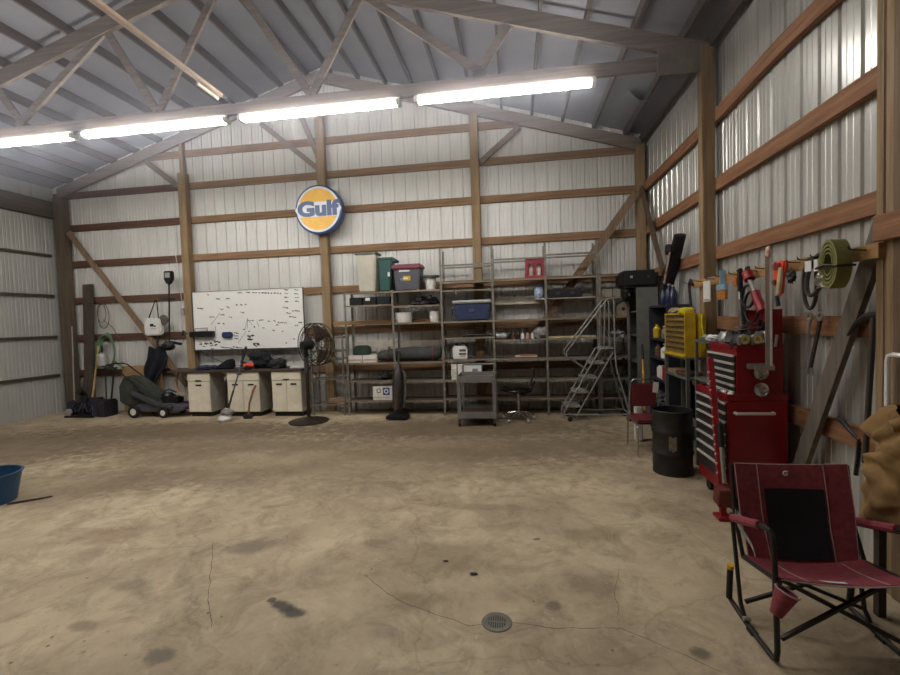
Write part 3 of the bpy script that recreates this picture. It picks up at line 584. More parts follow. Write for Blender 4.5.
tag(B().box(6.18, 6.62, -.4, -.25, .22, .30).put('wood_block', wood('block', '#a48868', '#80664d', 'X'), bev=.003), 'short light board resting on the low steel frame', 'board')
# ================================================================ SHELVING
YA, YB = -.56, -.16
def shelving(name, label, xs, h, shelves, rails, boards=()):
    t = T(name, label, 'shelving', ((xs[0]+xs[-1])/2, (YA+YB)/2, 0), 'steel shelving along the back wall')
    for x in (xs if len(xs) != 3 else xs[:2]):
        for y, hh in ((YA, h), (YB, h)):
            s = 1 if y == YA else -1
            b = B(); b.box(x-.019, x+.019, y-.002, y+.002, 0, hh); b.box(x-.019, x-.015, y, y+s*.035, 0, hh); b.put('upright', UPR, t)
    for (i, z, m_) in shelves:
        b = B(); b.box(xs[i]+.0, xs[i+1]-.0, YA+.004, YB-.004, z-.012, z); b.put('shelf', mat('shelftop', '#54483b', .85, col2='#3a3129', scale=3, stretch=(.6, 3, 3)), t)
        B().box(xs[i], xs[i+1], YA-.004, YA+.003, z-.03, z).put('shelf_lip', mat('shelflip', '#8f8069', .7, col2='#6b5b48', scale=3, stretch=(.8, 4, 4)), t)
    for (i, z, y) in rails: B().box(xs[i], xs[i+1], y-.012, y+.012, z-.015, z+.015).put('cross_rail', UPR, t)
    for (i, z) in boards: B().box(xs[i], xs[i+1], YB-.0, YB+.02, z-.06, z+.06).put('back_board', mat('dustyboard', '#b3a997', .85, var=.15), t)
    return t
X1 = [6.65, 7.575, 8.478]; X2 = [8.50, 9.445, 10.385, 11.27]; X3 = [11.31, 11.78]
sh = [(i, z, SHW) for i in (0, 1) for z in (.29, .67, 1.01, 2.34)]+[(0, 2.10, SHW), (1, 2.06, SHW), (1, 1.745, SHW)]
s1 = shelving('steel_shelving', 'lower left shelving unit holding the bins, tote and long rolled bag', X1, 2.36, sh, [], [(0, 1.33), (1, 1.33)])
sh = [(i, z, SHW) for i in (0, 1, 2) for z in (.315, .66, 1.04, 1.74, 2.46)]+[(0, 1.44, SHW), (1, 1.38, SHW), (2, 1.38, SHW), (0, 2.31, SHW)]
s2 = shelving('steel_shelving', 'tall central shelving unit holding the blue cooler and red crate', X2, 3.08, sh, [(0, 2.76, YA), (1, 2.82, YA), (2, 2.86, YA), (0, 2.76, YB), (1, 2.82, YB), (2, 2.86, YB)], [(1, 2.08), (2, 2.08)])
s3 = shelving('steel_shelving', 'dark right-hand shelving unit behind the rolling ladder', X3, 2.5, [(0, z, SHW) for z in (.315, .66, 1.04, 1.38, 1.74, 2.08, 2.46)], [])
# items, unit 1
t = T('trash_bin', 'tall beige plastic trash bin on top of the left shelving', 'bin', (7.05, -.38, 2.34))
b = B(); b.prism([(6.93, 2.341), (7.23, 2.341), (7.28, 3.06), (6.88, 3.06)], -.52, -.22); b.put('body', BEIGE, t, bev=.02); B().box(6.86, 7.3, -.54, -.2, 3.05, 3.09).put('rim', mat('binlid', '#6f6c60', .6), t, bev=.012)
t = T('trash_bin', 'dark green plastic bin right of the tall beige bin', 'bin', (7.42, -.38, 2.34))
b = B(); b.prism([(7.33, 2.341), (7.51, 2.341), (7.58, 2.95), (7.315, 2.95)], -.5, -.25); b.put('body', GREEN, t, bev=.02); b = B(); b.box(7.31, 7.60, -.52, -.23, 2.93, 2.98); b.box(7.58, 7.66, -.5, -.26, 2.89, 2.94); b.put('rim', GREEN, t, bev=.012); B().box(7.49, 7.53, -.506, -.5, 2.62, 2.70).put('sticker', WHITE, t)
t = T('storage_tote', 'grey storage tote with a maroon lid on the left shelving', 'tote', (7.85, -.38, 2.34))
b = B(); b.prism([(7.64, 2.341), (8.08, 2.341), (8.12, 2.74), (7.61, 2.74)], -.54, -.2); b.put('body', mat('tote', '#4d4c52', .5, var=.12), t, bev=.02)
l_ = B().box(7.58, 8.14, -.57, -.17, 2.73, 2.83).put('lid', mat('totelid', '#7c3d48', .5, var=.12), t, bev=.025)
B().box(7.72, 7.92, -.549, -.541, 2.69, 2.72).put('brand_mark', WHITE, t); B().box(7.79, 7.93, -.549, -.541, 2.52, 2.61).put('label_sticker', YEL, t); B().box(7.74, 7.785, -.549, -.541, 2.53, 2.57).put('label_sticker', mat('stickerblue', '#7b92b5'), t); B().box(7.80, 7.88, -.552, -.549, 2.55, 2.58).put('sticker_print', WHITE, t)
def bucket(x, y, z, r, h, label, lid=0.):
    t = T('white_bucket', label, 'bucket', (x, y, z), 'white plastic buckets on the left shelving')
    B().lathe([(0, .001), (r*.88, .001), (r*.92, .01), (r, h*.92), (r*1.05, h*.92), (r*1.05, h), (0, h)], o=(x, y, z), n=24).put('pail', WHITE, t); b = B(); b.tube([(x+r*1.04*math.cos(a), y-abs(r*.5*math.sin(a))-.0, z+h*.9-abs(math.sin(a))*h*.45) for a in [PI*k/12 for k in range(13)]], .004, 5); b.put('wire_handle', SILV, t)
    if lid: B().lathe([(0, h), (lid, h), (lid, h+.025), (0, h+.03)], o=(x, y, z), n=24).put('wide_lid', mat('dustylid', '#5a564e', .6), t)
    return t
bucket(8.28, -.38, 2.34, .10, .24, 'white bucket under a wide dark disc on top of the left shelving', .17)
bucket(7.74, -.38, 1.745, .165, .19, 'wide low white bucket on the left shelving below the tote')
bucket(8.33, -.38, 1.745, .095, .20, 'small white bucket beside the central upright of the shelving')
t = T('battery_box', 'long black plastic case with a white sticker on the left shelving', 'case', (7.1, -.38, 2.10))
b = B()
for k in range(3): b.box(6.72+.27*k, 6.97+.27*k, -.52, -.25, 2.101, 2.25)
b.put('compartments', BLK2, t, bev=.012); B().box(7.04, 7.13, -.526, -.519, 2.18, 2.235).put('sticker', WHITE, t)
tag(B().blob((8.18, -.38, 2.12), (.23, .14, .1), .55, 6, 4, zmin=2.061).put('tool_heap', BLACK), 'dark jumble of parts on the shelf under the white bucket', 'parts')
for i, (x, z, l) in enumerate(((6.79, 1.01, 'white cardboard box left under the green case'), (7.08, 1.01, 'white cardboard box right of its twin under the green case'))):
    t = T('white_box', l, 'box', (x, -.4, z), 'pair of white boxes'); b = B(); b.box(x-.135, x+.135, -.53, -.27, z+.001, z+.14); b.put('carton', COTTON, t); b = B(); b.box(x-.13, x+.13, -.534, -.53, z+.04, z+.065); b.put('red_print', mat('palered', '#b79a90', .8, var=.2), t)
tag(B().prism([(6.72, 1.152), (7.06, 1.152), (7.05, 1.30), (6.97, 1.33), (6.78, 1.33)], -.5, -.3).put('green_case', DGREEN, bev=.02), 'dark green case lying on the two white boxes', 'case')
t = T('canopy_bag', 'long dark rolled canopy bag with orange straps on the left shelving', 'bag', (7.8, -.4, 1.01))
b = B(); b.tube([(7.2, -.4, 1.10), (7.28, -.4, 1.13), (7.6, -.4, 1.145), (8.1, -.4, 1.15), (8.36, -.4, 1.16), (8.44, -.4, 1.15)], [.06, .10, .122, .13, .14, .09], 14); b.put('roll', mat('bagcloth', '#3f403e', .9, var=.25), t)
for x in (7.43, 8.29): B().tube([(x, -.4+.137*math.cos(a), 1.148+.137*math.sin(a)) for a in [2*PI*k/18 for k in range(18)]], .016, 5, closed=True, flat=.5).put('strap', mat('strapred', '#8d3a2a', .7), t)
tag(B().blob((7.33, -.42, .735), (.13, .1, .07), .5, 5, 8, zmin=.671).put('work_gloves', BLACK), 'black work gloves on the shelf left of the vacuum', 'gloves')
t = T('white_carton', 'white carton with a blue printed logo behind the vacuum cleaner', 'box', (7.27, -.42, .29))
B().box(7.12, 7.50, -.54, -.28, .291, .55).put('carton', COTTON, t, bev=.004); B().box(7.32, 7.45, -.545, -.54, .39, .53).put('blue_square', INKB, t); B().lathe([(.025, 0), (.045, 0), (.045, .003), (.025, .003)], n=20, M=Matrix.Translation((7.385, -.5455, .46)) @ Matrix.Rotation(PI/2, 4, 'X')).put('logo_ring', WHITE, t)
B().lathe([(.03, 0), (.045, 0), (.045, .003), (.03, .003)], n=20, M=Matrix.Translation((7.24, -.5405, .47)) @ Matrix.Rotation(PI/2, 4, 'X')).put('logo_ring', DGREY, t); B().box(7.14, 7.44, -.543, -.54, .34, .355).put('print_line', LGREY, t)
t = T('vacuum_cleaner', 'upright black vacuum cleaner standing in front of the left shelving', 'vacuum cleaner', (7.68, -.85, 0))
b = B(); b.prism([(7.47, .02), (7.89, .02), (7.89, .06), (7.80, .11), (7.55, .11), (7.47, .06)], -1.0, -.72); b.put('floor_head', BLK2, t, bev=.02)
B().tube([(7.68, -.86, .1), (7.685, -.83, .35), (7.69, -.79, .7), (7.69, -.77, .88), (7.695, -.755, .97)], [.07, .1, .10, .075, .035], 14).put('body', mat('vacbody', '#2b2624', .45, var=.2), t); B().cyl((7.68, -.94, .2), (7.69, -.88, .55), .05, n=16).put('dust_cup', mat('dustcup', '#4a3d36', .25, var=.2), t)
B().tube([(7.695, -.755, .96), (7.70, -.74, 1.06), (7.705, -.73, 1.14)], .018, 8).put('handle_tube', DGREY, t); B().tube(arc((7.705, -.73, 1.17), .03, -PI/2, 1.5*PI*.98, 14, 'XZ', ry=.05), .014, 7).put('grip', BLACK, t)
B().tube([(7.77, -.8, .2), (7.81, -.76, .5), (7.80, -.73, .8), (7.74, -.73, .9)], .02, 8).put('hose', mat('vachose', '#6a645e', .6), t)
for x in (7.52, 7.84): B().cyl((x-.02, -.76, .05), (x+.02, -.76, .05), .05, n=14).put('wheel', BLACK, t)
B().blob((7.67, -.945, .22), (.035, .025, .04), .1).put('badge', LGREY, t)
# items, unit 2
t = T('cooler', 'dark blue cooler with a greyish white lid on the central shelving', 'cooler', (9.03, -.36, 1.74))
b = B(); b.prism([(8.76, 1.741), (9.36, 1.741), (9.40, 2.06), (8.72, 2.06)], -.54, -.2); b.put('body', DBLUE, t, bev=.025); b = B(); b.box(8.69, 9.42, -.56, -.18, 2.06, 2.12); b.put('lid', mat('coollid', '#aeb0ad', .5, var=.1), t, bev=.02)
B().tube([(8.72, -.37, 2.0), (8.67, -.37, 1.95), (8.67, -.37, 1.87), (8.74, -.37, 1.84)], .014, 6).put('carry_handle', DBLUE, t); B().box(9.0, 9.1, -.556, -.546, 1.9, 1.96).put('badge', mat('coolbadge', '#33456a', .5), t)
t = T('crate', 'red plastic bottle crate with hand holes on the top shelf', 'crate', (10.21, -.4, 2.46))
b = B(); y0, y1 = -.55, -.25
for x0, x1, z0, z1 in ((10.04, 10.09, 2.461, 2.81), (10.33, 10.38, 2.461, 2.81), (10.09, 10.33, 2.75, 2.81), (10.09, 10.33, 2.461, 2.51), (10.19, 10.23, 2.51, 2.75)): b.box(x0, x1, y0, y0+.03, z0, z1)
b.box(10.04, 10.07, y0+.03, y1, 2.461, 2.81); b.box(10.35, 10.38, y0+.03, y1, 2.461, 2.81); b.box(10.04, 10.38, y1-.02, y1, 2.461, 2.81); b.box(10.07, 10.35, y0+.03, y1-.02, 2.461, 2.475); b.put('crate_body', CRATE, t)
for x in (10.14, 10.28): tag(B().lathe([(0, 0), (.045, 0), (.045, .2), (.03, .25), (.02, .28), (0, .28)], o=(x, -.4, 2.476), n=14).put('bottle', mat('clearbottle', '#d5cfc0', .25)), 'pale bottle in the %s half of the red crate' % ('left' if x < 10.2 else 'right'), 'bottle', 'bottles in the red crate')
t = T('blue_jug', 'small blue and white ribbed container hanging left of the black case', 'container', (10.27, -.4, 2.08))
B().lathe([(0, 0), (.06, 0), (.085, .04), (.09, .1), (.08, .16), (.04, .2), (0, .2)], o=(10.27, -.42, 2.10), n=20).put('shell', mat('bluewhite', '#5a6ea0', .4, col2='#c3c8d4', scale=18), t); B().cyl((10.27, -.42, 2.30), (10.27, -.42, 2.33), .035, n=14).put('cap', mat('bluecap', '#2d4a94', .4), t)
tag(B().box(10.2, 11.25, -.5, -.17, 2.08, 2.10).put('loose_board', mat('dustyboard', '#8d8375', .85), bev=.003), 'dusty loose board across the central shelving carrying the black case', 'board')
t = T('tool_case', 'long flat black tool case on the central shelving', 'case', (10.72, -.36, 2.1)); B().box(10.43, 11.02, -.52, -.25, 2.101, 2.25).put('shell', BLACK, t, bev=.015)
for x in (10.6, 10.85): B().box(x-.03, x+.03, -.53, -.519, 2.16, 2.2).put('latch', DGREY, t)
t = T('jug', 'white plastic jug with a dark cap and printed label', 'jug', (8.82, -.43, 1.04))
b = B(); b.prism([(8.68, 1.041), (8.94, 1.041), (8.95, 1.22), (8.90, 1.28), (8.70, 1.28), (8.67, 1.22)], -.53, -.35); b.put('bottle', WHITE, t, bev=.012); B().cyl((8.74, -.44, 1.285), (8.74, -.44, 1.33), .03, n=12).put('cap', BLACK, t); B().tube([(8.80, -.44, 1.285), (8.82, -.44, 1.33), (8.90, -.44, 1.32), (8.93, -.44, 1.27)], .015, 7).put('carry_handle', BLACK, t)
b = B(); b.box(8.80, 8.92, -.534, -.53, 1.18, 1.22); b.box(8.79, 8.93, -.534, -.53, 1.12, 1.15); b.box(8.81, 8.91, -.534, -.53, 1.09, 1.10); b.put('label_print', DGREY, t)
t = T('white_carton', 'white carton with a grey patch behind the utility cart handle', 'box', (8.95, -.4, .66)); B().box(8.76, 9.20, -.54, -.26, .661, .95).put('carton', WHITE, t, bev=.004); B().box(9.03, 9.13, -.545, -.54, .72, .86).put('grey_patch', mat('greypatch', '#8d8173', .7), t)
t = T('white_carton', 'narrow white carton with green print left of the utility cart', 'box', (8.62, -.4, .66)); B().box(8.64, 8.74, -.54, -.3, .661, .95).put('carton', COTTON, t, bev=.003); B().box(8.655, 8.725, -.544, -.54, .7, .86).put('green_print', mat('greenprint', '#6f8a6a', .7, col2='#c9c9bb', scale=20), t)
tag(B().tube([(8.85, -.42, 1.462), (9.0, -.42, 1.475), (9.2, -.4, 1.47), (9.38, -.4, 1.46)], [.015, .03, .024, .012], 8).put('caulking_tool', BLACK), 'black hand tool lying on the shelf above the white jug', 'tool')
t = T('canister', 'grey cylindrical canister lying on the central shelf', 'canister', (9.57, -.42, 1.38)); B().cyl((9.48, -.42, 1.441), (9.66, -.42, 1.441), .06, n=18).put('can', LGREY, t); B().cyl((9.66, -.42, 1.441), (9.69, -.42, 1.441), .045, n=18).put('end_cap', GREY, t)
JR = [(9.72, BLACK, 'black'), (9.80, RUST, 'brown'), (9.88, BLACK, 'dark'), (9.96, WHITE, 'white'), (10.05, mat('peach', '#b98c78', .6), 'pinkish'), (10.14, COTTON, 'off-white')]
for k, (x, m_, w) in enumerate(JR):
    t = T('spray_can', '%s small can standing %s in the row right of the grey canister' % (w, ('first', 'second', 'third', 'fourth', 'fifth', 'last')[k]), 'can', (x, -.42, 1.38), 'row of cans on the central shelf'); B().lathe([(0, .001), (.033, .001), (.033, .085), (.02, .1), (0, .1)], o=(x, -.42, 1.38), n=14).put('can', m_, t); B().cyl((x, -.42, 1.48), (x, -.42, 1.495), .014, n=8).put('nozzle', LGREY, t)
tag(B().blob((10.29, -.42, 1.48), (.12, .1, .12), .5, 5, 21, zmin=1.381).put('plastic_wrap', mat('wrap', '#8a8582', .35, var=.2)), 'crumpled grey plastic wrap at the right end of the can row', 'wrap')
for k, (m_, z, l) in enumerate(((MAROON, 1.04, 'bottom red folder in the pile of papers on the shelf'), (COTTON, 1.056, 'white sheaf of papers in the pile on the shelf'), (mat('pinkpaper', '#a5685c', .7), 1.072, 'pinkish top sheets of the paper pile on the shelf'))):
    tag(B().cb((9.98+.03*k, -.42, z+.009), (.5-.11*k, .24, .014), (0, 0, .06*k)).put('paper_pile', m_), l, 'papers', 'papers on the central shelf')
tag(B().cb((10.82, -.46, 1.397), (.84, .12, .03)).put('light_plank', mat('paleplank', '#c9b48c', .7, var=.1)), 'pale long plank on the shelf behind the ladder rail', 'plank')
# items, unit 3 and corner
for x, l in ((11.43, 'grey-beige stone block behind the ladder, left one'), (11.64, 'grey-beige stone block behind the ladder, right one')): tag(B().box(x-.1, x+.1, -.52, -.3, 2.081, 2.22).put('paver_block', mat('paver', '#8f8676', .9, var=.2), bev=.008), l, 'block', 'stone blocks on the right shelf')
t = T('bird_house', 'small weathered wooden bird house on the right shelf', 'bird house', (11.70, -.4, 1.74)); B().prism([(11.62, 1.741), (11.80, 1.741), (11.80, 1.92), (11.71, 2.0), (11.62, 1.92)], -.5, -.34).put('house', mat('oldwood', '#857762', .85, var=.2), t); B().cyl((11.71, -.506, 1.86), (11.71, -.498, 1.86), .03, n=14).put('entrance', BLACK, t)
tag(B().blob((11.62, -.42, 1.42), (.12, .12, .06), .5, 5, 31, zmin=1.381).put('bag_of_rags', mat('ragbag', '#8c8a85', .6, var=.25)), 'pale plastic bag of rags on the right shelf', 'bag')
# ---- utility cart
t = T('utility_cart', 'grey steel two-shelf utility cart in front of the shelving', 'cart', (9.15, -1.15, 0))
CG = mat('cartgrey', '#77756f', .5, .2, var=.15)
x0, x1, y0, y1 = 8.88, 9.46, -1.42, -.85
for x in (x0, x1):
    for y in (y0, y1): B().box(x-.028, x+.028, y-.02, y+.02, .13, .84).put('leg', CG, t)
for z, n_ in ((.82, 'top_shelf'), (.23, 'bottom_shelf')):
    b = B(); b.box(x0, x1, y0, y1, z-.06, z-.05+.008); b.box(x0, x1, y0-.024, y0-.018, z-.09, z+.02); b.box(x0, x1, y1+.018, y1+.022, z-.08, z+.02); b.box(x0-.022, x0-.018, y0, y1, z-.08, z+.02); b.box(x1+.018, x1+.022, y0, y1, z-.08, z+.02); b.put(n_, CG, t)
B().box(x0+.02, x1-.02, y0+.02, y1-.02, .19, .20).put('rusty_liner', RUST, t)
b = B(); b.tube([(x0+.01, y1, .8), (x0+.01, y1+.02, .95), (x0+.02, y1+.02, .97), (x1-.02, y1+.02, .97), (x1-.01, y1+.02, .95), (x1-.01, y1, .8)], .018, 8); b.put('push_handle', CG, t)
for x in (x0, x1):
    for y in (y0+.02, y1-.02):
        w = B().cyl((x-.015, y, .055), (x+.015, y, .055), .055, n=16).put('caster', BLACK, t); B().box(x-.022, x+.022, y-.03, y+.03, .085, .135).put('caster_fork', GUN, w)
# ---- stool chair
t = T('shop_stool', 'black rolling shop stool with a small backrest and chrome five-star base', 'stool', (9.85, -.95, 0))
b = B(); b.blob((9.81, -.95, .53), (.25, .21, .055), .15, 3, 2, 26, 14); b.blob((9.62, -.97, .56), (.10, .14, .035), .1, 3, 4); b.put('seat', mat('stoolblack', '#0b0b0c', .3), t)
B().cyl((9.85, -.95, .12), (9.85, -.95, .47), .025, n=12).put('gas_post', CHROME, t); B().tube([(9.9, -.95, .45), (10.08, -.95, .5), (10.13, -.95, .68)], .016, 8).put('back_arm', BLACK, t)
B().tube([(10.05, -1.05, .62), (10.11, -.98, .82), (10.12, -.92, .86), (10.11, -.86, .8)], [.04, .05, .045, .035], 10, flat=.5).put('backrest', BLACK, t)
for k in range(5):
    a = 2*PI*k/5+.3; e = (9.85+.27*math.cos(a), -.95+.27*math.sin(a))
    lg = B().tube([(9.85, -.95, .14), (9.85+.15*math.cos(a), -.95+.15*math.sin(a), .13), (e[0], e[1], .075)], [.03, .025, .02], 8).put('star_leg', CHROME, t); B().cyl((e[0]-.02, e[1], .03), (e[0]+.02, e[1], .03), .03, n=12).put('caster', LGREY, lg)
# ---- rolling ladder
t = T('rolling_ladder', 'grey steel rolling ladder with four steps and tall handrails', 'ladder', (11.1, -.85, 0))
LD = mat('laddergrey', '#8b8982', .45, .3, var=.15)
yn, yf = -1.06, -.64; bx_, zt = 10.62, 1.21
for k, y in enumerate((yn, yf)):
    B().tube([(10.60, y, .05), (10.61, y, .16), (11.20, y, 1.19), (11.24, y, zt), (11.44, y, zt)], .015, 8).put('stringer', LD, t)
    B().tube([(10.80, y, .08), (11.42, y, 1.16)], .013, 8).put('inner_stringer', LD, t)
    B().tube([(11.44, y, zt), (11.46, y, .9), (11.66, y, .12)], .015, 8).put('rear_leg', LD, t)
    B().tube([(10.61, y, .12), (11.2, y, .11), (11.66, y, .12)], .013, 8).put('base_rail', LD, t)
    B().tube([(11.44, y, zt), (11.44, y, 1.98), (11.41, y, 2.04), (11.33, y, 2.02), (10.66, y, 1.16), (10.68, y, 1.09), (11.0, y, .86)], .014, 8).put('handrail', LD, t)
    B().tube([(11.27, y, zt), (11.30, y, 1.98)], .011, 8).put('handrail_post', LD, t)
for k in range(4):
    z = .265+.24*k; x = 10.62+.137*k*1.02
    B().box(x, x+.25, yn, yf, z-.028, z).put('step', mat('step', '#8a857b', .6, .1, var=.2), t)
B().box(11.20, 11.46, yn, yf, zt-.02, zt+.005).put('platform', MATS['step'], t)
for z, x in ((.12, 11.66), (.5, 11.56)): B().cyl((x, yn, z), (x, yf, z), .012, n=8).put('cross_bar', LD, t)
for y in (yn, yf):
    B().cyl((11.66, y-.015, .055), (11.66, y+.015, .055), .055, n=14).put('wheel', BLACK, t); B().cyl((bx_+.08, y-.012, .04), (bx_+.08, y+.012, .04), .04, n=12).put('wheel', BLACK, t)
    B().cyl((11.66, y, .05), (11.66, y, .14), .012, n=8).put('wheel_bracket', LD, t)
# ================================================================ RIGHT BACK CORNER
t = T('steel_cabinet', 'tall grey steel shelf cabinet in the right back corner with a plain grey end panel', 'cabinet', (12.0, -.6, 0))
LK = mat('lockergrey', '#6a6a62', .5, .1, var=.12)
B().box(11.83, 12.17, -.9, -.88, .0, 2.2).put('end_panel', LK, t); B().box(11.83, 12.17, -.24, -.22, .0, 2.2).put('end_panel', LK, t); B().box(12.15, 12.17, -.88, -.24, .0, 2.2).put('back_panel', LK, t)
for z in (.08, .5, .95, 1.4, 1.8, 2.18): B().box(11.835, 12.15, -.88, -.24, z-.01, z+.02).put('shelf', LK, t)
t = T('hard_case', 'long black hard case lying across the top of the grey cabinet', 'case', (11.95, -.6, 2.2)); B().box(11.60, 12.18, -.93, -.4, 2.202, 2.49).put('shell', BLACK, t, bev=.05)
for x in (11.75, 12.02): B().box(x-.02, x+.02, -.942, -.931, 2.36, 2.40).put('latch', LGREY if x < 11.8 else DGREY, t)
t = T('parts_bag', 'sagging black sack hanging below the black hard case', 'bag', (11.72, -.7, 1.95))
B().blob((11.715, -.72, 2.12), (.09, .14, .14), .3, 4, 3).put('sack', BLACK, t)
t = T('dark_shelving', 'dark open shelving against the right wall holding bottles', 'shelving', (12.04, -1.85, 0))
SD = mat('shelfdark', '#2f3038', .55, .1, var=.2)
for y0, y1 in ((-1.45, -1.42), (-2.26, -2.23)): B().box(11.88, 12.18, y0, y1, 0, 1.88).put('end_panel', SD, t)
for z in (.1, .45, .78, 1.09, 1.37, 1.85): B().box(11.88, 12.18, -2.23, -1.45, z, z+.03).put('shelf', SD, t)
B().box(12.17, 12.185, -2.23, -1.45, .1, 1.85).put('back_panel', SD, t)
def bottle(x, y, z, r, h, m_, label, cap=BLACK, neck=.35, grp='bottles on the dark shelving'):
    t = T('bottle', label, 'bottle', (x, y, z), grp); z += .001
    B().lathe([(0, 0), (r*.95, 0), (r, .01), (r, h*.62), (r*neck, h*.82), (r*neck, h*.92), (0, h*.92)], o=(x, y, z), n=16).put('body', m_, t); B().cyl((x, y, z+h*.92), (x, y, z+h), r*.42, n=12).put('cap', cap, t)
    return t
NB = mat('navybottle', '#1d2743', .3, var=.2)
bottle(12.0, -1.75, 1.88, .055, .28, NB, 'dark blue bottle on top of the dark shelving, left of three', SILV); bottle(12.0, -1.98, 1.88, .055, .30, NB, 'dark blue bottle on top of the dark shelving, middle of three', SILV); bottle(12.0, -2.16, 1.88, .055, .27, NB, 'dark blue bottle on top of the dark shelving, right of three', SILV)
bottle(11.95, -1.58, 1.40, .055, .22, YEL, 'yellow bottle with black cap on the upper shelf of the dark shelving'); bottle(11.97, -1.85, 1.40, .04, .18, mat('greybottle', '#77746c', .4), 'grey bottle beside the yellow bottle on the dark shelving', WHITE); bottle(11.95, -2.08, 1.40, .045, .24, mat('paleyellow', '#c5b56a', .45), 'pale yellow bottle next to the yellow drawer cabinet', WHITE)
bottle(11.96, -1.62, 1.12, .05, .2, BRN, 'brown bottle on the middle shelf of the dark shelving'); bottle(11.95, -1.95, 1.12, .06, .21, WHITE, 'white cone-shaped bottle on the middle shelf of the dark shelving', WHITE, .18)
t = T('gas_can', 'red and white jug on a low shelf behind the oil drum', 'can', (11.95, -1.95, .81)); b = B(); b.box(11.89, 12.1, -2.18, -1.98, .811, 1.03); b.put('red_half', RB, t, bev=.02); B().box(11.885, 12.05, -1.96, -1.75, .811, 1.0).put('white_half', COTTON, t, bev=.02)
b = B(); b.cyl((11.9, -2.12, .52), (11.99, -2.12, .56), .06, n=14); tag(b.put('tape_roll', LGREY), 'grey roll on the lowest visible shelf behind the drum', 'roll')
tag(B().blob((11.96, -1.75, .53), (.1, .2, .07), .5, 5, 6, zmin=.481).put('rags', mat('darkrag', '#3c3a3a', .9)), 'dark rags on a low shelf of the dark shelving', 'rags')
t = T('tool_sleeve', 'tall dark padded tool sleeve leaning against the right wall', 'sleeve', (12.05, -2.1, 1.88))
b = B(); b.tube([(12.07, -1.5, 1.882), (12.10, -1.75, 2.35), (12.12, -2.1, 2.84)], [.06, .10, .085], 12, flat=.55); b.put('sleeve_body', mat('sleeve', '#221d1f', .9, var=.25), t); B().tube([(12.03, -1.7, 2.3), (12.03, -1.85, 2.5), (12.05, -1.95, 2.6)], .012, 6).put('strap', BLACK, t)
t = T('pole_tool', 'tool with an orange striped pole leaning in front of the dark sleeve', 'pole tool', (11.98, -1.6, 1.88)); B().cyl((11.99, -1.62, 1.882), (12.02, -2.02, 2.68), .014, n=8).put('pole', mat('polestripe', '#a5573f', .5, col2='#c3b9ad', scale=9, stretch=(1, 1, 1)), t); b = B(); b.cb((12.02, -2.0, 2.68), (.06, .2, .08), (.3, 0, 0)); b.cb((12.02, -1.88, 2.66), (.05, .05, .12)); b.put('head', BLACK, t)
B().cyl((11.985, -1.66, 1.9), (12.0, -1.78, 2.2), .03, n=10).put('lower_grip', BLACK, t)
# ---- yellow drawer cabinet on its stand
t = T('stand_table', 'grey metal stand under the yellow drawer cabinet', 'stand', (11.95, -2.8, 0)); SG = mat('standgrey', '#66675f', .5, .2, var=.15)
for x in (11.82, 12.02):
    for y in (-2.42, -3.17): B().box(x-.018, x+.018, y-.018, y+.018, 0, 1.21).put('leg', SG, t)
for z in (1.21, .97, .4): B().box(11.8, 12.04, -3.19, -2.4, z, z+.025).put('shelf', SG, t)
t = T('drawer_cabinet', 'yellow parts cabinet with many small worn drawers', 'cabinet', (11.9, -2.77, 1.235))
b = B(); b.box(11.81, 11.93, -3.13, -3.11, 1.236, 1.76); b.box(11.81, 11.93, -2.42, -2.40, 1.236, 1.76); b.box(11.81, 11.93, -3.11, -2.42, 1.74, 1.76); b.box(11.81, 11.93, -3.11, -2.42, 1.236, 1.27); b.box(11.91, 11.93, -3.11, -2.42, 1.27, 1.74); b.put('case', YEL, t); B().box(11.78, 11.95, -3.15, -2.38, 1.236, 1.255).put('base_lip', YEL, t)
for r in range(7):
    for c in range(2):
        y0 = -3.105+.345*c; z0 = 1.275+.066*r; d = B().box(11.815, 11.905, y0, y0+.335, z0, z0+.055).put('drawer', YELD, t); B().box(11.805, 11.815, y0+.02, y0+.315, z0+.042, z0+.055).put('pull_lip', RUST, d)
tag(B().blob((11.87, -2.62, 1.79), (.06, .2, .04), .4, 6, 12, zmin=1.761).put('crumpled_paper', mat('oldpaper', '#a09577', .8, var=.25)), 'crumpled brownish paper on top of the yellow parts cabinet', 'paper')
tag(B().lathe([(0, 0), (.085, 0), (.09, .02), (.09, .045), (.06, .065), (0, .07)], o=(11.87, -3.0, 1.761), n=20).put('strap_reel', mat('brightyellow', '#d3bf2c', .45)), 'bright yellow coiled strap on top of the yellow parts cabinet', 'strap')
t = T('yellow_case', 'yellow flat case standing right behind the yellow parts cabinet', 'case', (12.0, -3.0, 1.235)); B().box(11.96, 12.04, -3.15, -2.75, 1.236, 1.75).put('shell', YEL, t, bev=.012); B().tube([(11.99, -3.16, 1.74), (11.985, -3.165, 1.62), (12.0, -3.17, 1.5)], .010, 6).put('strap', mat('brightyellow', '#d3bf2c'), t)
t = T('metal_shelf', 'small grey metal shelf between yellow parts cabinet and red tool chest', 'shelf', (12.0, -3.6, 0))
for x in (11.88, 12.16):
    for y in (-3.28, -3.88): B().box(x-.014, x+.014, y-.014, y+.014, 0, 1.45).put('leg', SG, t)
for z in (1.43, 1.0, .4): B().box(11.86, 12.18, -3.9, -3.26, z, z+.03).put('shelf', SG, t)
tag(B().box(11.9, 12.1, -3.86, -3.66, 1.031, 1.15).put('carton', CARD, bev=.004), 'small tan carton on the grey metal shelf beside the tool chest', 'box')
tag(B().box(11.96, 12.16, -3.62, -3.34, 1.031, 1.36).put('brown_box', BRN, bev=.005), 'brown box standing in the grey metal shelf', 'box')
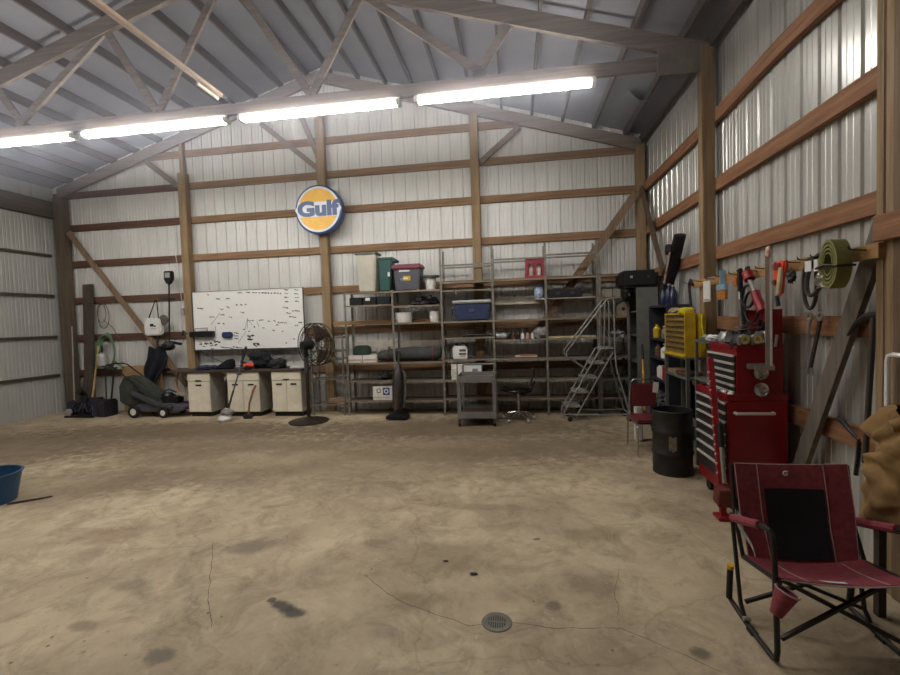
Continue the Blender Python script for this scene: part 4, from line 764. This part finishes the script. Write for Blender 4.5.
for k, (y, m_, l) in enumerate(((-3.4, mat('palegreen', '#7f9376', .6), 'pale green rag on the grey metal shelf'), (-3.55, WHITE, 'white crumpled paper on the grey metal shelf'))): tag(B().blob((11.95, y, 1.48), (.06, .09, .035), .4, 5, k+40, zmin=1.461).put('scrap', m_), l, 'scrap')
for k, (y, m_, l) in enumerate(((-2.6, mat('palebrown', '#9a7a62', .7), 'pale brown tray on the stand below the yellow cabinet'), (-2.95, RUST, 'rusty tray on the stand below the yellow cabinet'))): tag(B().cb((11.92, y, 1.02), (.2, .28, .045)).put('tray', m_, bev=.006), l, 'tray')
# ---- broom, red chair, drum
t = T('push_broom', 'yellow-handled broom leaning on the grey cabinet behind the red chair', 'broom', (11.76, -1.3, 0)); B().tube([(11.86, -1.18, .22), (11.885, -1.02, 1.02)], .016, 8).put('handle', mat('broomyellow', '#c9922b', .5), t); B().cyl((11.885, -1.02, 1.02), (11.89, -.97, 1.26), .018, n=8).put('grip', BLACK, t)
B().box(11.72, 11.87, -1.24, -1.14, .12, .22).put('block', BRN, t); B().box(11.725, 11.865, -1.26, -1.12, .0, .12).put('bristles', BLACK, t)
t = T('vinyl_chair', 'red vinyl chair with a chrome tube frame beside the black drum', 'chair', (11.5, -2.6, 0))
xl, xr = 11.33, 11.70
B().prism([(xl+.02, .52), (xr-.02, .52), (xr-.035, .83), (xl+.035, .83)], -2.43, -2.395).put('backrest', DRED, t, bev=.014)
b = B(); b.tube([(xl-.01, -2.50, .40), (xl, -2.43, .55), (xl+.03, -2.40, .84), (xl+.07, -2.395, .885), (xr-.07, -2.395, .885), (xr-.03, -2.40, .84), (xr, -2.43, .55), (xr+.01, -2.50, .40)], .012, 8); b.put('back_frame', CHROME, t)
B().box(xl-.03, xr+.02, -2.93, -2.45, .385, .435).put('seat', DRED, t, bev=.02)
for x in (xl-.03, xr+.02): B().tube([(x, -2.46, .395), (x, -2.90, .395), (x, -2.95, .36), (x, -2.97, 0)], .012, 8).put('front_leg', CHROME, t); B().tube([(x, -2.50, .40), (x, -2.44, 0)], .012, 8).put('rear_leg', CHROME, t)
tag(B().cb((xr-.03, -2.445, .78), (.07, .006, .14), (0, .1, 0)).put('paper_tag', COTTON), 'white paper tag stuck on the red chair backrest', 'tag')
tag(B().box(11.44, 11.54, -2.30, -2.2, 0, .5).put('white_bottle_box', COTTON, bev=.02), 'white container standing behind the red vinyl chair', 'container')
t = T('oil_drum', 'black steel oil drum with a torn label beside the tool chest', 'drum', (11.53, -3.52, 0))
DR = mat('drumblack', '#24221f', .5, .2, var=.35, scale=5)
r_ = .205; pr = [(0, .02), (r_-.01, .02), (r_, 0), (r_+.004, .01), (r_, .02)]
for z in (.235, .47): pr += [(r_, z-.025), (r_+.011, z-.008), (r_+.011, z+.008), (r_, z+.025)]
pr += [(r_, .685), (r_+.006, .695), (r_, .705), (r_-.008, .70), (r_-.012, .06), (0, .06)]
B().lathe(pr, o=(11.53, -3.52, 0), n=44).put('shell', DR, t)
B().grid(lambda u, v: Vector((11.53+(r_+.002)*math.cos(-2.05+.38*u), -3.52+(r_+.002)*math.sin(-2.05+.38*u), .28+.155*v+.01*math.sin(u*9))), 8, 4).put('torn_label', mat('drumlabel', '#8a8068', .8, col2='#4c4437', scale=22), t)
# ================================================================ TOOL CHEST
RC = mat('chestred', '#7d0e15', .35, var=.1, scale=3); DF = mat('drawerfront', '#26211f', .45, var=.2)
t = T('rolling_tool_cabinet', 'tall red rolling tool cabinet with dark drawers and silver trim', 'tool cabinet', (11.9, -4.28, 0))
b = B(); b.box(11.65, 12.13, -4.59, -3.93, .13, .99); b.put('body', RC, t, bev=.008)
b = B(); b.box(11.64, 12.13, -4.59, -4.572, .99, 1.045); b.box(11.64, 12.13, -3.95, -3.93, .99, 1.045); b.box(11.64, 11.66, -4.572, -3.95, .99, 1.045); b.box(12.11, 12.13, -4.572, -3.95, .99, 1.045); b.put('top_rim', RC, t)
def drawers(t, xf, y0, y1, zs, split=()):
    for i, (z0, z1) in enumerate(zs):
        segs = [(y0, y1)] if i not in split else [(y0, y0+.29), (y0+.31, y1)]
        for a, c in segs:
            d = B().box(xf-.012, xf+.002, a, c, z0, z1).put('drawer', DF, t); B().beam((xf-.016, a, z1-.006), (xf-.016, c, z1-.006), .018, .018).put('drawer_pull', mat('pulltrim', '#cfcac0', .4, .3, var=.05), d)
drawers(t, 11.648, -4.57, -3.95, [(.885, .968), (.805, .878), (.70, .798), (.60, .693), (.50, .593), (.395, .493), (.26, .388)], (1,))
b = B(); b.tube([(11.70, -4.6, .885), (11.70, -4.64, .885), (12.0, -4.64, .885), (12.0, -4.6, .885)], .013, 8); b.put('side_handle', mat('pulltrim', '#cfcac0'), t)
for x in (11.72, 12.07):
    for y in (-4.52, -4.04): w = B().cyl((x-.02, y, .055), (x+.02, y, .055), .055, n=16).put('caster', BLACK, t); B().box(x-.028, x+.028, y-.035, y+.035, .09, .13).put('caster_fork', GUN, w)
t = T('top_tool_chest', 'red top tool chest with silver-edged drawers and a raised lid', 'tool chest', (11.92, -4.28, .955))
b = B(); b.box(11.73, 12.10, -4.585, -4.03, .952, 1.385); b.put('body', RC, t, bev=.008)
b = B(); b.box(11.725, 12.1, -4.585, -4.57, 1.385, 1.42); b.box(11.725, 12.1, -4.045, -4.03, 1.385, 1.42); b.box(11.725, 11.75, -4.57, -4.045, 1.385, 1.42); b.put('tray_rim', RC, t)
drawers(t, 11.728, -4.56, -4.03, [(1.265, 1.33), (1.20, 1.26), (1.138, 1.195), (1.078, 1.133), (1.02, 1.073), (.965, 1.015)])
b = B(); b.box(12.075, 12.09, -4.585, -4.03, 1.42, 1.715); b.box(12.0, 12.075, -4.585, -4.573, 1.42, 1.715); b.box(12.0, 12.075, -4.012, -4.03, 1.42, 1.715); b.box(12.0, 12.075, -4.573, -4.042, 1.703, 1.715); b.box(12.06, 12.09, -4.5, -4.1, 1.385, 1.42); b.put('lid', RC, t)
B().cyl((12.04, -4.60, 1.5), (12.03, -4.59, 1.40), .012, n=8).put('lid_stay', SILV, t)
t.location.z += .045; t.scale.z = 1.02
for k, z in enumerate((1.235, 1.09)):
    tag(B().lathe([(0, 0), (.02, .004), (.055, .022), (.06, .03), (.056, .03), (.05, .024), (0, .01)], n=24, M=Matrix.Translation((11.905, -4.59, z)) @ Matrix.Rotation(PI/2, 4, 'X')).put('magnetic_dish', CHROME), ('upper' if k == 0 else 'lower')+' round steel dish stuck on the side of the red tool chest', 'dish', 'steel dishes on the tool chest')
tag(B().box(11.80, 11.99, -4.65, -4.588, 1.27, 1.315).put('magnetic_tray', SILV, bev=.004), 'rectangular steel tray stuck on the chest side above the round dishes', 'tray')
def wrench(p, q, w, label, m_=SILV):
    t = T('wrench', label, 'wrench', p, 'wrenches')
    p, q = Vector(p), Vector(q); d = (q-p).normalized(); a = d.orthogonal().normalized()
    B().beam(p, q, w, .008).put('shank', m_, t)
    B().lathe([(w*.5, -.006), (w*1.1, -.006), (w*1.1, .006), (w*.5, .006), (w*.5, -.006)], n=14, M=Matrix.Translation(p-d*w) ).put('ring_end', m_, t)
    b = B(); s_ = Vector((0, 0, 1)).cross(d).normalized()
    for e in (-1, 1): b.beam(q+s_*e*w*.6-d*.005, q+s_*e*w*.75+d*w*1.7, w*.6, .009)
    b.put('open_end', m_, t); return t
for k in range(12):
    x = 11.76+.022*k; y = -4.52+.04*k; z = 1.475+.03*(k % 6)
    a = random.uniform(-.7, .7); wrench((x, y, z), (min(x+.16*math.cos(a), 12.04), y+.16*math.sin(a)*.6, z+.02), .018, ('silver' if k % 3 else 'dark')+' wrench lying in the heap on the open tool chest', SILV if k % 3 else GUN)
for k in range(9):
    tag(B().blob((11.77+.035*k, -4.50+.1*((k*2) % 5), 1.49), (.055, .07, .085), .5, 5, k+60, 10, 6, zmin=1.445).put('hand_tool', (BLACK, GUN, SILV)[k % 3]), 'small %s tool in the heap on the open tool chest' % ('black', 'dull dark', 'shiny')[k % 3], 'tool', 'tools in the chest heap')
t = T('plier', 'pair of black-handled pliers sticking up from the chest heap', 'pliers', (11.95, -4.15, 1.361)); b = B(); b.tube([(11.93, -4.1, 1.38), (11.95, -4.16, 1.47), (11.93, -4.25, 1.52)], .013, 7); b.tube([(11.97, -4.05, 1.37), (11.96, -4.14, 1.45), (11.97, -4.22, 1.54)], .013, 7); b.put('handles', BLACK, t); B().box(11.93, 11.97, -4.1, -4.03, 1.362, 1.39).put('jaws', SILV, t)
t.location.z += .085
for k, x in enumerate((11.79, 11.89)):
    t = T('tape_measure', 'round yellow-faced tape measure, %s of the pair on the chest edge' % ('left' if not k else 'right'), 'tape measure', (x, -4.56, 1.475), 'tape measures on the chest edge'); M_ = Matrix.Translation((x, -4.55, 1.521)) @ Matrix.Rotation(PI/2, 4, 'X')
    B().lathe([(0, 0), (.044, 0), (.044, .045), (0, .045)], n=24, M=M_).put('case', SILV, t); B().lathe([(.018, .045), (.034, .045), (.034, .049), (.018, .049)], n=24, M=M_).put('yellow_ring', mat('tapeyellow', '#c6b45a', .5), t); B().box(x-.05, x-.038, -4.6, -4.55, 1.477, 1.545).put('belt_clip', SILV, t)
t = T('ratchet_set', 'black and chrome tools hanging inside the raised chest lid', 'tool set', (12.05, -4.35, 1.5))
for k, (y, z0, z1, m_) in enumerate(((-4.28, 1.5, 1.68, BLACK), (-4.34, 1.45, 1.66, BLACK), (-4.40, 1.47, 1.62, CHROME))): B().cyl((12.06, y, z0), (12.06, y, z1), .014, n=8).put('tool', m_, t)
B().box(12.05, 12.075, -4.43, -4.25, 1.57, 1.6).put('clip_bar', BLACK, t)
t = T('ribbed_tubing', 'grey flexible strap hanging down in front of the raised chest lid', 'strap', (12.0, -4.1, 1.4)); B().tube([(11.97, -4.2, 2.0), (11.96, -4.14, 1.75), (11.97, -4.12, 1.6), (11.97, -4.10, 1.41)], .02, 8, flat=.4).put('strap_band', GREY, t)
# white things on the lower chest tray
for k in range(4): tag(B().blob((11.70, -4.52+.15*k, 1.025), (.03, .05, .03), .4, 4, k+80, 10, 6, zmin=.992).put('hand_tool', (COTTON, SILV, LGREY, GUN)[k]), ('white cloth scrap', 'shiny socket heap', 'pale grey scrap', 'dark bit')[k]+' on the front ledge of the lower tool cabinet', 'scrap')
# farm jack leaning on the chest
t = T('farm_jack', 'red steel farm jack leaning against the front corner of the tool cabinet', 'jack', (11.56, -4.74, 0))
p0, p1 = Vector((11.55, -4.72, .03)), Vector((11.60, -4.36, 1.34)); dd = (p1-p0).normalized()
B().beam(p0, p1, .045, .05).put('bar', RB, t)
for k in range(12): c = p0+dd*(.35+.08*k); B().cyl(c+Vector((-.026, -.008, 0)), c+Vector((-.02, -.022, 0)), .012, n=10).put('bar_hole', mat('holepale', '#b99a96', .6), t)
B().cb(p0+dd*.0+Vector((0, 0, -.015)), (.12, .14, .03)).put('foot_plate', RB, t, bev=.006)
b = B(); b.cb(p0+dd*.17+Vector((-.005, -.03, 0)), (.1, .12, .16), (.2, 0, 0)); b.cyl(p0+dd*.16+Vector((-.06, -.05, 0)), p0+dd*.16+Vector((.06, -.05, 0)), .022, n=10); b.cyl(p0+dd*.24+Vector((-.06, -.03, 0)), p0+dd*.24+Vector((.06, -.03, 0)), .018, n=10); b.put('lifting_mechanism', mat('jackdirty', '#6b2a25', .6, var=.3, scale=18), t, bev=.01)
b = B(); q0 = p0+dd*.28+Vector((.01, -.055, 0)); b.cyl(q0, q0+dd*.42, .017, n=10); b.put('handle', SILV, t); B().cyl(q0+dd*.30, q0+dd*.5, .024, n=10).put('grip', BLACK, t)
# ================================================================ HOOK RAIL ON RIGHT WALL
p = T('hook_rail', 'long wooden board with nails and hanging tools on the right wall', 'rail', (12.04, -4.2, 2.1))
b = B(); b.grid(lambda u, v: Vector((12.02, -2.72-3.0*u, 2.068+.09*v)), 24, 1, th=-.038); b.put('board', RL, p, ang=30)
for y in (-2.76, -3.1, -3.43, -3.69, -4.0, -4.17, -4.32, -4.5, -4.66, -4.8, -4.96, -5.10, -5.25, -5.51, -5.62):
    z = 2.125; B().tube([(12.03, y, z), (11.95, y, z+.008), (11.925, y, z+.014), (11.918, y, z+.03)], .0045, 6).put('nail_hook', GUN, p)
HB = 'things hanging on the hook rail'
t = T('pry_hook', 'black curved pry hook hanging at the left end of the rail', 'tool', (11.98, -2.8, 1.85)); B().tube([(12.0, -2.86, 2.10), (12.0, -2.80, 2.17), (12.0, -2.74, 2.12), (12.0, -2.76, 2.02), (12.0, -2.8, 1.84)], .016, 8).put('bar', BLACK, t)
t = T('hang_tag', 'white rectangular tag hanging near the left end of the rail', 'tag', (11.95, -3.43, 1.9)); B().box(11.935, 11.945, -3.52, -3.34, 1.88, 2.11).put('card', WHITE, t, bev=.003); B().tube([(11.94, -3.43, 2.11), (11.94, -3.43, 2.19)], .004, 5).put('string', DGREY, t); b = B(); b.box(11.93, 11.936, -3.49, -3.37, 1.895, 1.905); b.put('print', DGREY, t)
t = T('paint_brush', 'blue-handled brush with brown bristles hanging on the rail', 'brush', (11.95, -3.7, 1.9)); b = B(); b.beam((11.99, -3.70, 2.03), (11.99, -3.69, 2.20), .055, .03, up=(0, 1, 0)); b.box(11.965, 12.0, -3.80, -3.60, 1.99, 2.05); b.put('handle', mat('brushblue', '#8fb0c0', .45), t, bev=.005); B().box(11.97, 11.995, -3.80, -3.61, 1.89, 1.992).put('bristles', mat('bristle', '#a5692b', .8, var=.25, scale=30), t)
tag(B().cb((11.995, -4.0, 2.055), (.05, .09, .09)).put('orange_scraper', mat('orangedull', '#b5692c', .6), bev=.01), 'small orange scraper hanging right of the blue brush', 'scraper')
t = T('grease_gun_hose', 'black looped hose hanging from the rail beside the red grease gun', 'hose', (11.95, -4.2, 1.6)); B().box(11.93, 11.96, -4.2, -4.14, 1.95, 2.17).put('black_handle', BLACK, t, bev=.008)
b = B(); b.tube(arc((11.95, -4.30, 1.90), .11, 0, 2*PI*19/20, 19, 'YZ', ry=.10), .012, 6, closed=True); b.tube(arc((11.96, -4.34, 1.80), .12, 0, 2*PI*19/20, 19, 'YZ', ry=.14), .012, 6, closed=True); b.tube([(11.95, -4.18, 1.95), (11.95, -4.20, 1.75), (11.96, -4.24, 1.55)], .012, 6); b.put('hose_loops', BLACK, t)
B().box(11.94, 11.95, -4.17, -4.15, 1.88, 1.96).put('white_label', WHITE, t)
t = T('grease_gun', 'red grease gun with a silver rod hanging slanted on the rail', 'grease gun', (11.95, -4.45, 1.75)); B().tube([(11.95, -4.30, 2.17), (11.95, -4.32, 2.09), (11.95, -4.36, 2.05)], .02, 8).put('hook_end', BLACK, t); B().cyl((11.95, -4.29, 2.12), (11.95, -4.34, 2.05), .045, n=14).put('head', RED, t); B().cyl((11.95, -4.34, 2.05), (11.95, -4.44, 1.92), .02, n=10).put('rod', SILV, t); B().cyl((11.95, -4.43, 1.93), (11.95, -4.55, 1.76), .038, n=14).put('barrel', RED, t)
t = T('t_square', 'long aluminium straight edge hanging in front of the red tool chest', 'ruler', (11.94, -4.66, 1.25)); B().box(11.915, 11.965, -4.668, -4.662, 1.30, 2.22).put('blade', CLEAR, t); B().box(11.95, 11.965, -4.675, -4.668, 1.30, 2.22).put('edge_strip', WHITE, t); B().box(11.83, 11.985, -4.672, -4.658, 1.262, 1.30).put('head', CLEAR, t)
tag(B().blob((11.94, -4.665, 2.255), (.02, .03, .05), .2, 4, 3).put('twist_tie', mat('pinkclear', '#d0a596', .3)), 'pinkish clear cap on top of the aluminium straight edge', 'cap')
t = T('nail_gun', 'bright orange power tool hanging on the rail beside the straight edge', 'power tool', (11.94, -4.8, 1.85)); b = B(); b.prism([(-4.74, 2.16), (-4.92, 2.16), (-4.90, 2.07), (-4.87, 2.0), (-4.855, 1.90), (-4.81, 1.87), (-4.785, 1.94), (-4.74, 1.98), (-4.755, 2.08)], 11.93, 11.965, 'X'); b.put('body', ORANGE, t, bev=.012)
B().box(11.917, 11.925, -4.87, -4.79, 2.09, 2.14).put('recess', mat('deepred', '#7c1a16', .6), t); B().lathe([(0, 0), (.022, 0), (.022, .012), (0, .012)], n=16, M=Matrix.Translation((11.925, -4.79, 1.99)) @ Matrix.Rotation(-PI/2, 4, 'Y')).put('dial', RUST, t)
B().tube([(11.93, -4.87, 2.1), (11.91, -4.89, 2.0), (11.92, -4.85, 1.9)], .018, 7).put('pale_grip', mat('palegrip', '#d8c39a', .6), t); B().cyl((11.93, -4.81, 1.88), (11.93, -4.83, 1.80), .015, n=8).put('black_tip', BLACK, t)
tag(B().blob((11.96, -4.95, 2.03), (.025, .04, .05), .5, 6, 5).put('chain_bunch', BLACK), 'bunch of black chain hanging right of the orange power tool', 'chain')
def belt(c, ry, rz, r, label, m_=BLACK, tilt=0): return tag(B().tube([(c[0]+tilt*math.sin(a), c[1]+ry*math.cos(a), c[2]+rz*math.sin(a)) for a in [2*PI*k/32 for k in range(32)]], r, 6, closed=True).put('drive_belt', m_), label, 'belt', 'drive belts on the rail')
BELT = mat('beltdark', '#2e2a24', .7, var=.2)
belt((12.005, -5.10, 1.955), .075, .185, .013, 'narrow black drive belt loop hanging on the rail', BELT); belt((11.955, -5.25, 2.01), .09, .145, .015, 'wider black drive belt loop left of the green strap', BELT, .03)
t = T('price_tag', 'two white paper tags hanging at the wider drive belt', 'tag', (11.93, -5.25, 2.05)); B().box(11.90, 11.905, -5.29, -5.22, 2.035, 2.11).put('card', WHITE, t); B().box(11.90, 11.905, -5.36, -5.32, 2.03, 2.11).put('card', WHITE, t)
t = T('tow_strap', 'olive green tow strap folded in a thick coil on the rail', 'strap', (11.93, -5.51, 1.9))
b = B()
for k in range(4):
    s_ = 1-.17*k; pts = [(11.91, -5.51+.09*s_*math.cos(a), 2.06+.16*s_*math.sin(a)) for a in [2*PI*j/28 for j in range(28)]]
    R0 = [Vector((11.87, y, z)) for (x, y, z) in pts]; R1 = [Vector((11.96, y, z)) for (x, y, z) in pts]
    cen = Vector((0, -5.51, 2.06)); va = []
    for rr, kk in ((R0, 1), (R1, 1), (R1, .88), (R0, .88)): va.append([b.bm.verts.new((v.x, cen.y+(v.y-cen.y)*kk, cen.z+(v.z-cen.z)*kk)) for v in rr])
    for m_ in range(4):
        for j in range(28): b.face([va[m_][j], va[m_][(j+1) % 28], va[(m_+1) % 4][(j+1) % 28], va[(m_+1) % 4][j]])
b.put('coil', OLIVE, t)
B().tube([(11.86, -5.41, 2.04), (11.855, -5.51, 2.055), (11.86, -5.61, 2.04), (11.97, -5.61, 2.04)], .008, 6).put('tie_cord', BLACK, t); B().blob((11.91, -5.43, 1.96), (.05, .07, .05), .5, 5, 7).put('hook_bunch', SILV, t)
# wall tools below the rail
for k, (y0, z0, y1, z1) in enumerate(((-4.86, 1.68, -4.79, 1.30), (-4.99, 1.68, -4.87, 1.30))):
    t = T('open_wrench', 'large steel wrench hanging on the wall board, %s of two' % ('left' if not k else 'right'), 'wrench', (12.13, (y0+y1)/2, z1), 'large wrenches on the wall board'); B().beam((12.14, y0, z0), (12.14, y1, z1), .03, .014, up=(1, 0, 0)).put('shank', GUN if k else SILV, t)
    B().lathe([(.018, -.008), (.036, -.008), (.036, .008), (.018, .008), (.018, -.008)], n=16, M=Matrix.Translation((12.14, y0, z0+.03)) @ Matrix.Rotation(PI/2, 4, 'Y')).put('ring_end', SILV, t)
    b = B()
    for e in (-1, 1): b.beam((12.14, y1+e*.022, z1+.005), (12.14, y1+e*.03, z1-.05), .016, .016, up=(1, 0, 0))
    b.put('open_end', SILV, t)
t = T('pickaxe', 'old dark pickaxe hanging beside the front post on the right wall', 'pickaxe', (12.1, -5.5, .75)); B().tube([(12.1, -5.34, 1.58), (12.1, -5.42, 1.66), (12.1, -5.52, 1.71), (12.1, -5.62, 1.72)], [.008, .02, .028, .018], 8).put('head', mat('pickhead', '#2c2622', .6, .3), t); B().cyl((12.1, -5.57, 1.70), (12.1, -5.50, .74), .017, n=8).put('handle', mat('pickhandle', '#3e352c', .7), t)
tag(B().tube([(12.17, -5.12, .95), (12.15, -5.22, .95), (12.13, -5.32, .91), (12.12, -5.42, .87)], [.012, .02, .015, .01], 7).put('pry_bar', BLACK), 'short black pry bar lying on the lower wall board', 'pry bar')
tag(B().tube([(12.12, -5.42, .86), (12.12, -5.41, .75), (12.12, -5.39, .62)], .014, 6).put('strap_end', BLACK), 'short black strap end hanging below the lower wall board', 'strap')
tag(B().tube([(12.0, -5.82, 1.18), (12.0, -5.82, 1.45), (12.0, -5.83, 1.48), (12.0, -5.86, 1.49), (12.0, -6.0, 1.49)], .014, 8).put('plastic_pipe', WHITE), 'white plastic pipe bend beside the double post at the right edge', 'pipe')
# ---- tarp over a stand
t = T('work_stand', 'dark wooden stand underneath the tan tarp', 'stand', (11.98, -5.95, 0))
for x in (11.86, 12.02):
    for y in (-5.97, -6.2): B().box(x-.02, x+.02, y-.02, y+.02, 0, .8).put('leg', DK, t)
B().box(11.83, 12.05, -6.22, -5.94, .78, .82).put('top', DK, t)
def tri(x): return abs(((x/PI) % 2)-1)*2-1
def tarp(u, v):
    a = 2*PI*u; z = 1.20-.62*v
    prof = (.07+.14*min(1, v*5)**.5) if v < .28 else (.21-.05*max(0, 1-abs(v-.34)/.08)+.05*(v-.3))
    r = prof+.022*tri(v*16+1.6*math.sin(a*2))*min(1, v*4)+.028*tri(a*3+v*7)+.015*tri(a*7-v*12)
    nz_ = noise.noise(Vector((math.cos(a)*2.4, math.sin(a)*2.4, v*7)))*.06
    drop = .16*max(0, v-.65)*(1+1.6*math.sin(a+.6))
    return Vector((11.985+(r+nz_)*.92*math.cos(a)+.04*(v-.5), -6.08+(r+nz_)*1.05*math.sin(a), z+.02*tri(a*3+v*8)-drop+.03*math.sin(a+1)))
t = T('canvas_tarp', 'tan canvas tarp heaped over a stand at the right edge', 'tarp', (11.98, -6.08, .6))
b = B(); b.grid(tarp, 90, 50); b.put('cloth', TAN, t, ang=80)
b = B(); b.tube([(11.80, -6.12, 1.13), (11.90, -6.16, 1.17), (12.05, -6.14, 1.19), (12.18, -6.05, 1.18)], [.03, .05, .055, .04], 12); b.put('rolled_fold', TAN, t)
# ================================================================ ROCKING CAMP CHAIR
t = T('rocking_camp_chair', 'red folding rocking camp chair with a black mesh back in the right foreground', 'chair', (11.4, -6.2, 0))
FR = mat('chairframe', '#2b2723', .45, .4, var=.15)
xl, xr = 11.10, 11.70
def back(u, v):      # v 0 bottom .. 1 top
    x = xl+(xr-xl)*u; sag = .05*math.sin(PI*u)*min(1, v*3)*(1-.4*v)
    y = -6.07+.12*v+sag; z = .372+.50*v-.035*math.sin(PI*u)*(1-v)**2
    if v > .98: z -= .015*math.sin(PI*u)
    return Vector((11.4+(x-11.4)*(1-.06*max(0, .5-v)/.5), y, z))
B().grid(back, 24, 20, th=.006).put('back_fabric', MAROON, t)
B().grid(lambda u, v: back(.26+.52*u, .03+.68*v)+Vector((0, -.008, .002)), 14, 12, th=.003).put('mesh_panel', GCARD, t)
def seat(u, v):      # v 0 rear .. 1 front
    return Vector((xl+(xr-xl)*u, -6.07-.36*v, .372+.07*v-.035*math.sin(PI*u)*(1-.4*v)-.012*math.sin(PI*v)))
B().grid(seat, 20, 14, th=-.006).put('seat_fabric', MAROON, t)
PIP = mat('piping', '#a58a86', .7)
for uu in (.21, .80): B().tube([back(uu, v/10)+Vector((0, -.010, 0)) for v in range(11)][::-1]+[seat(uu, v/8)+Vector((0, 0, .008)) for v in range(1, 9)], .003, 5).put('piping', PIP, t)
B().tube([back(0, v/8)+Vector((0, -.004, 0)) for v in range(9)]+[back(u/8, 1)+Vector((0, -.004, 0)) for u in range(1, 9)]+[back(1, 1-v/8)+Vector((0, -.004, 0)) for v in range(1, 9)], .0035, 5).put('edge_piping', PIP, t)
B().tube([seat(u/10, 1)+Vector((0, -.004, 0)) for u in range(11)], .0045, 5).put('front_hem', PIP, t)
c = back(.47, .88)+Vector((0, -.012, 0)); b = B(); b.tube([(c.x+.013*math.cos(a), c.y, c.z+.013*math.sin(a)) for a in [.6+4.6*k/10 for k in range(11)]], .004, 5); b.tube([(c.x, c.y, c.z), (c.x+.012, c.y, c.z-.008)], .004, 5); b.put('logo_mark', WHITE, t)
B().grid(lambda u, v: seat(.32+.2*u*(1-.3*v)+.05*v, .86+.10*v)+Vector((0, -.004, .013)), 6, 3).put('seat_label', WHITE, t)
for x, s in ((xl, -1), (xr, 1)):
    o = .02*s
    B().tube([(x+o, -5.93, .03), (x+o, -6.15, .012), (x+o, -6.38, .014), (x+o, -6.425, .03), (x+o, -6.435, .08), (x+o, -6.41, .58), (x+o, -6.40, .635), (x+o, -6.375, .66), (x+o, -6.33, .658), (x+o, -6.0, .555)], .0135, 10).put('side_frame', FR, t)
    B().tube([(x+o, -6.28, .645), (x+o, -6.14, .60), (x+o, -5.98, .552)], .024, 10).put('arm_pad', MAROON, t)
    B().tube([(x+o, -5.96, .575), (x+o, -6.0, .38), (x+o, -6.06, .09), (x+o, -6.12, .02)], .012, 8).put('rear_leg', FR, t)
    B().tube([(x+o*.5, -5.935, .86), (x+o*.5, -5.98, .56), (x+o*.5, -6.07, .37)], .012, 8).put('back_post', FR, t)
    B().tube([(x+o*.5, -6.07, .365), (x+o*.5, -6.44, .43)], .012, 8).put('seat_rail', FR, t)
    sp = B().cyl((x+o*1.4, -5.935, .04), (x+o*1.4, -5.955, .25), .017, n=12).put('spring_piston', BLACK, t); B().cyl((x+o*1.4, -5.953, .232), (x+o*1.4, -5.957, .256), .02, n=12).put('yellow_ring', mat('ringyellow', '#d8a62c', .45), sp)
    B().box(x+o-.018, x+o+.018, -6.22, -6.16, .0, .018).put('foot_pad', BLACK, t); B().cyl((x+o-.018, -6.13, .04), (x+o+.018, -6.13, .04), .012, n=8).put('rivet', SILV, t)
B().beam((xl, -6.43, .14), (xr, -6.30, .40), .018, .018).put('cross_brace', FR, t); B().beam((xr, -6.43, .12), (xl, -6.28, .40), .018, .018).put('cross_brace', FR, t)
B().beam((xl, -6.07, .10), (xr, -6.12, .37), .018, .018).put('cross_brace', FR, t); B().beam((xr, -6.07, .10), (xl, -6.14, .37), .018, .018).put('cross_brace', FR, t)
CM = Matrix.Translation((xl-.05, -6.48, .295)) @ Matrix.Rotation(math.radians(24), 4, 'Y')
B().lathe([(0, 0), (.028, 0), (.052, .125), (.049, .125), (.026, .01), (0, .008)], n=20, M=CM).put('cup_holder', MAROON, t)
B().tube([CM @ Vector((.051*math.cos(a), .051*math.sin(a), .126)) for a in [2*PI*k/18 for k in range(18)]], .005, 5, closed=True).put('cup_rim', PIP, t)
b = B(); b.grid(lambda u, v: Vector((xl-.012-.01*math.sin(u*6), -5.99-.22*u, .56-.13*u+.05*v*(1-.7*u))), 8, 3, th=.002); b.put('care_label', mat('labelgrey', '#a39f97', .7, col2='#6b6863', scale=30), t)
hz = bpy.data.materials.new('glow_haze'); hz.use_nodes = True; N_ = hz.node_tree.nodes; N_.remove(N_['Principled BSDF'])  # scatter volume added under the roof for the glow around the tubes
vsc = N_.new('ShaderNodeVolumeScatter'); vsc.inputs['Density'].default_value = .035; vsc.inputs['Anisotropy'].default_value = .55; vsc.inputs['Color'].default_value = (.86, .88, 1, 1)
hz.node_tree.links.new(vsc.outputs[0], N_['Material Output'].inputs['Volume'])
HZ = B().prism([(XL+.06, 3.75), (XR-.04, 3.75), (XR-.04, roofz(XR)+.0), (PK, roofz(PK)), (XL+.06, roofz(XL))], -5.2, -.2).put('haze', hz, kind='stuff')
# ---- scene settings
w = bpy.data.worlds.new('world'); bpy.context.scene.world = w; w.use_nodes = True; w.node_tree.nodes['Background'].inputs[0].default_value = (.5, .5, .55, 1); w.node_tree.nodes['Background'].inputs[1].default_value = .02
vs = bpy.context.scene.view_settings; vs.view_transform = 'Standard'; vs.look = 'None'; vs.gamma = 1; vs.use_curve_mapping = False; vs.exposure = 1.0
C_ = bpy.context.scene.cycles
C_.max_bounces = 8; C_.diffuse_bounces = 5
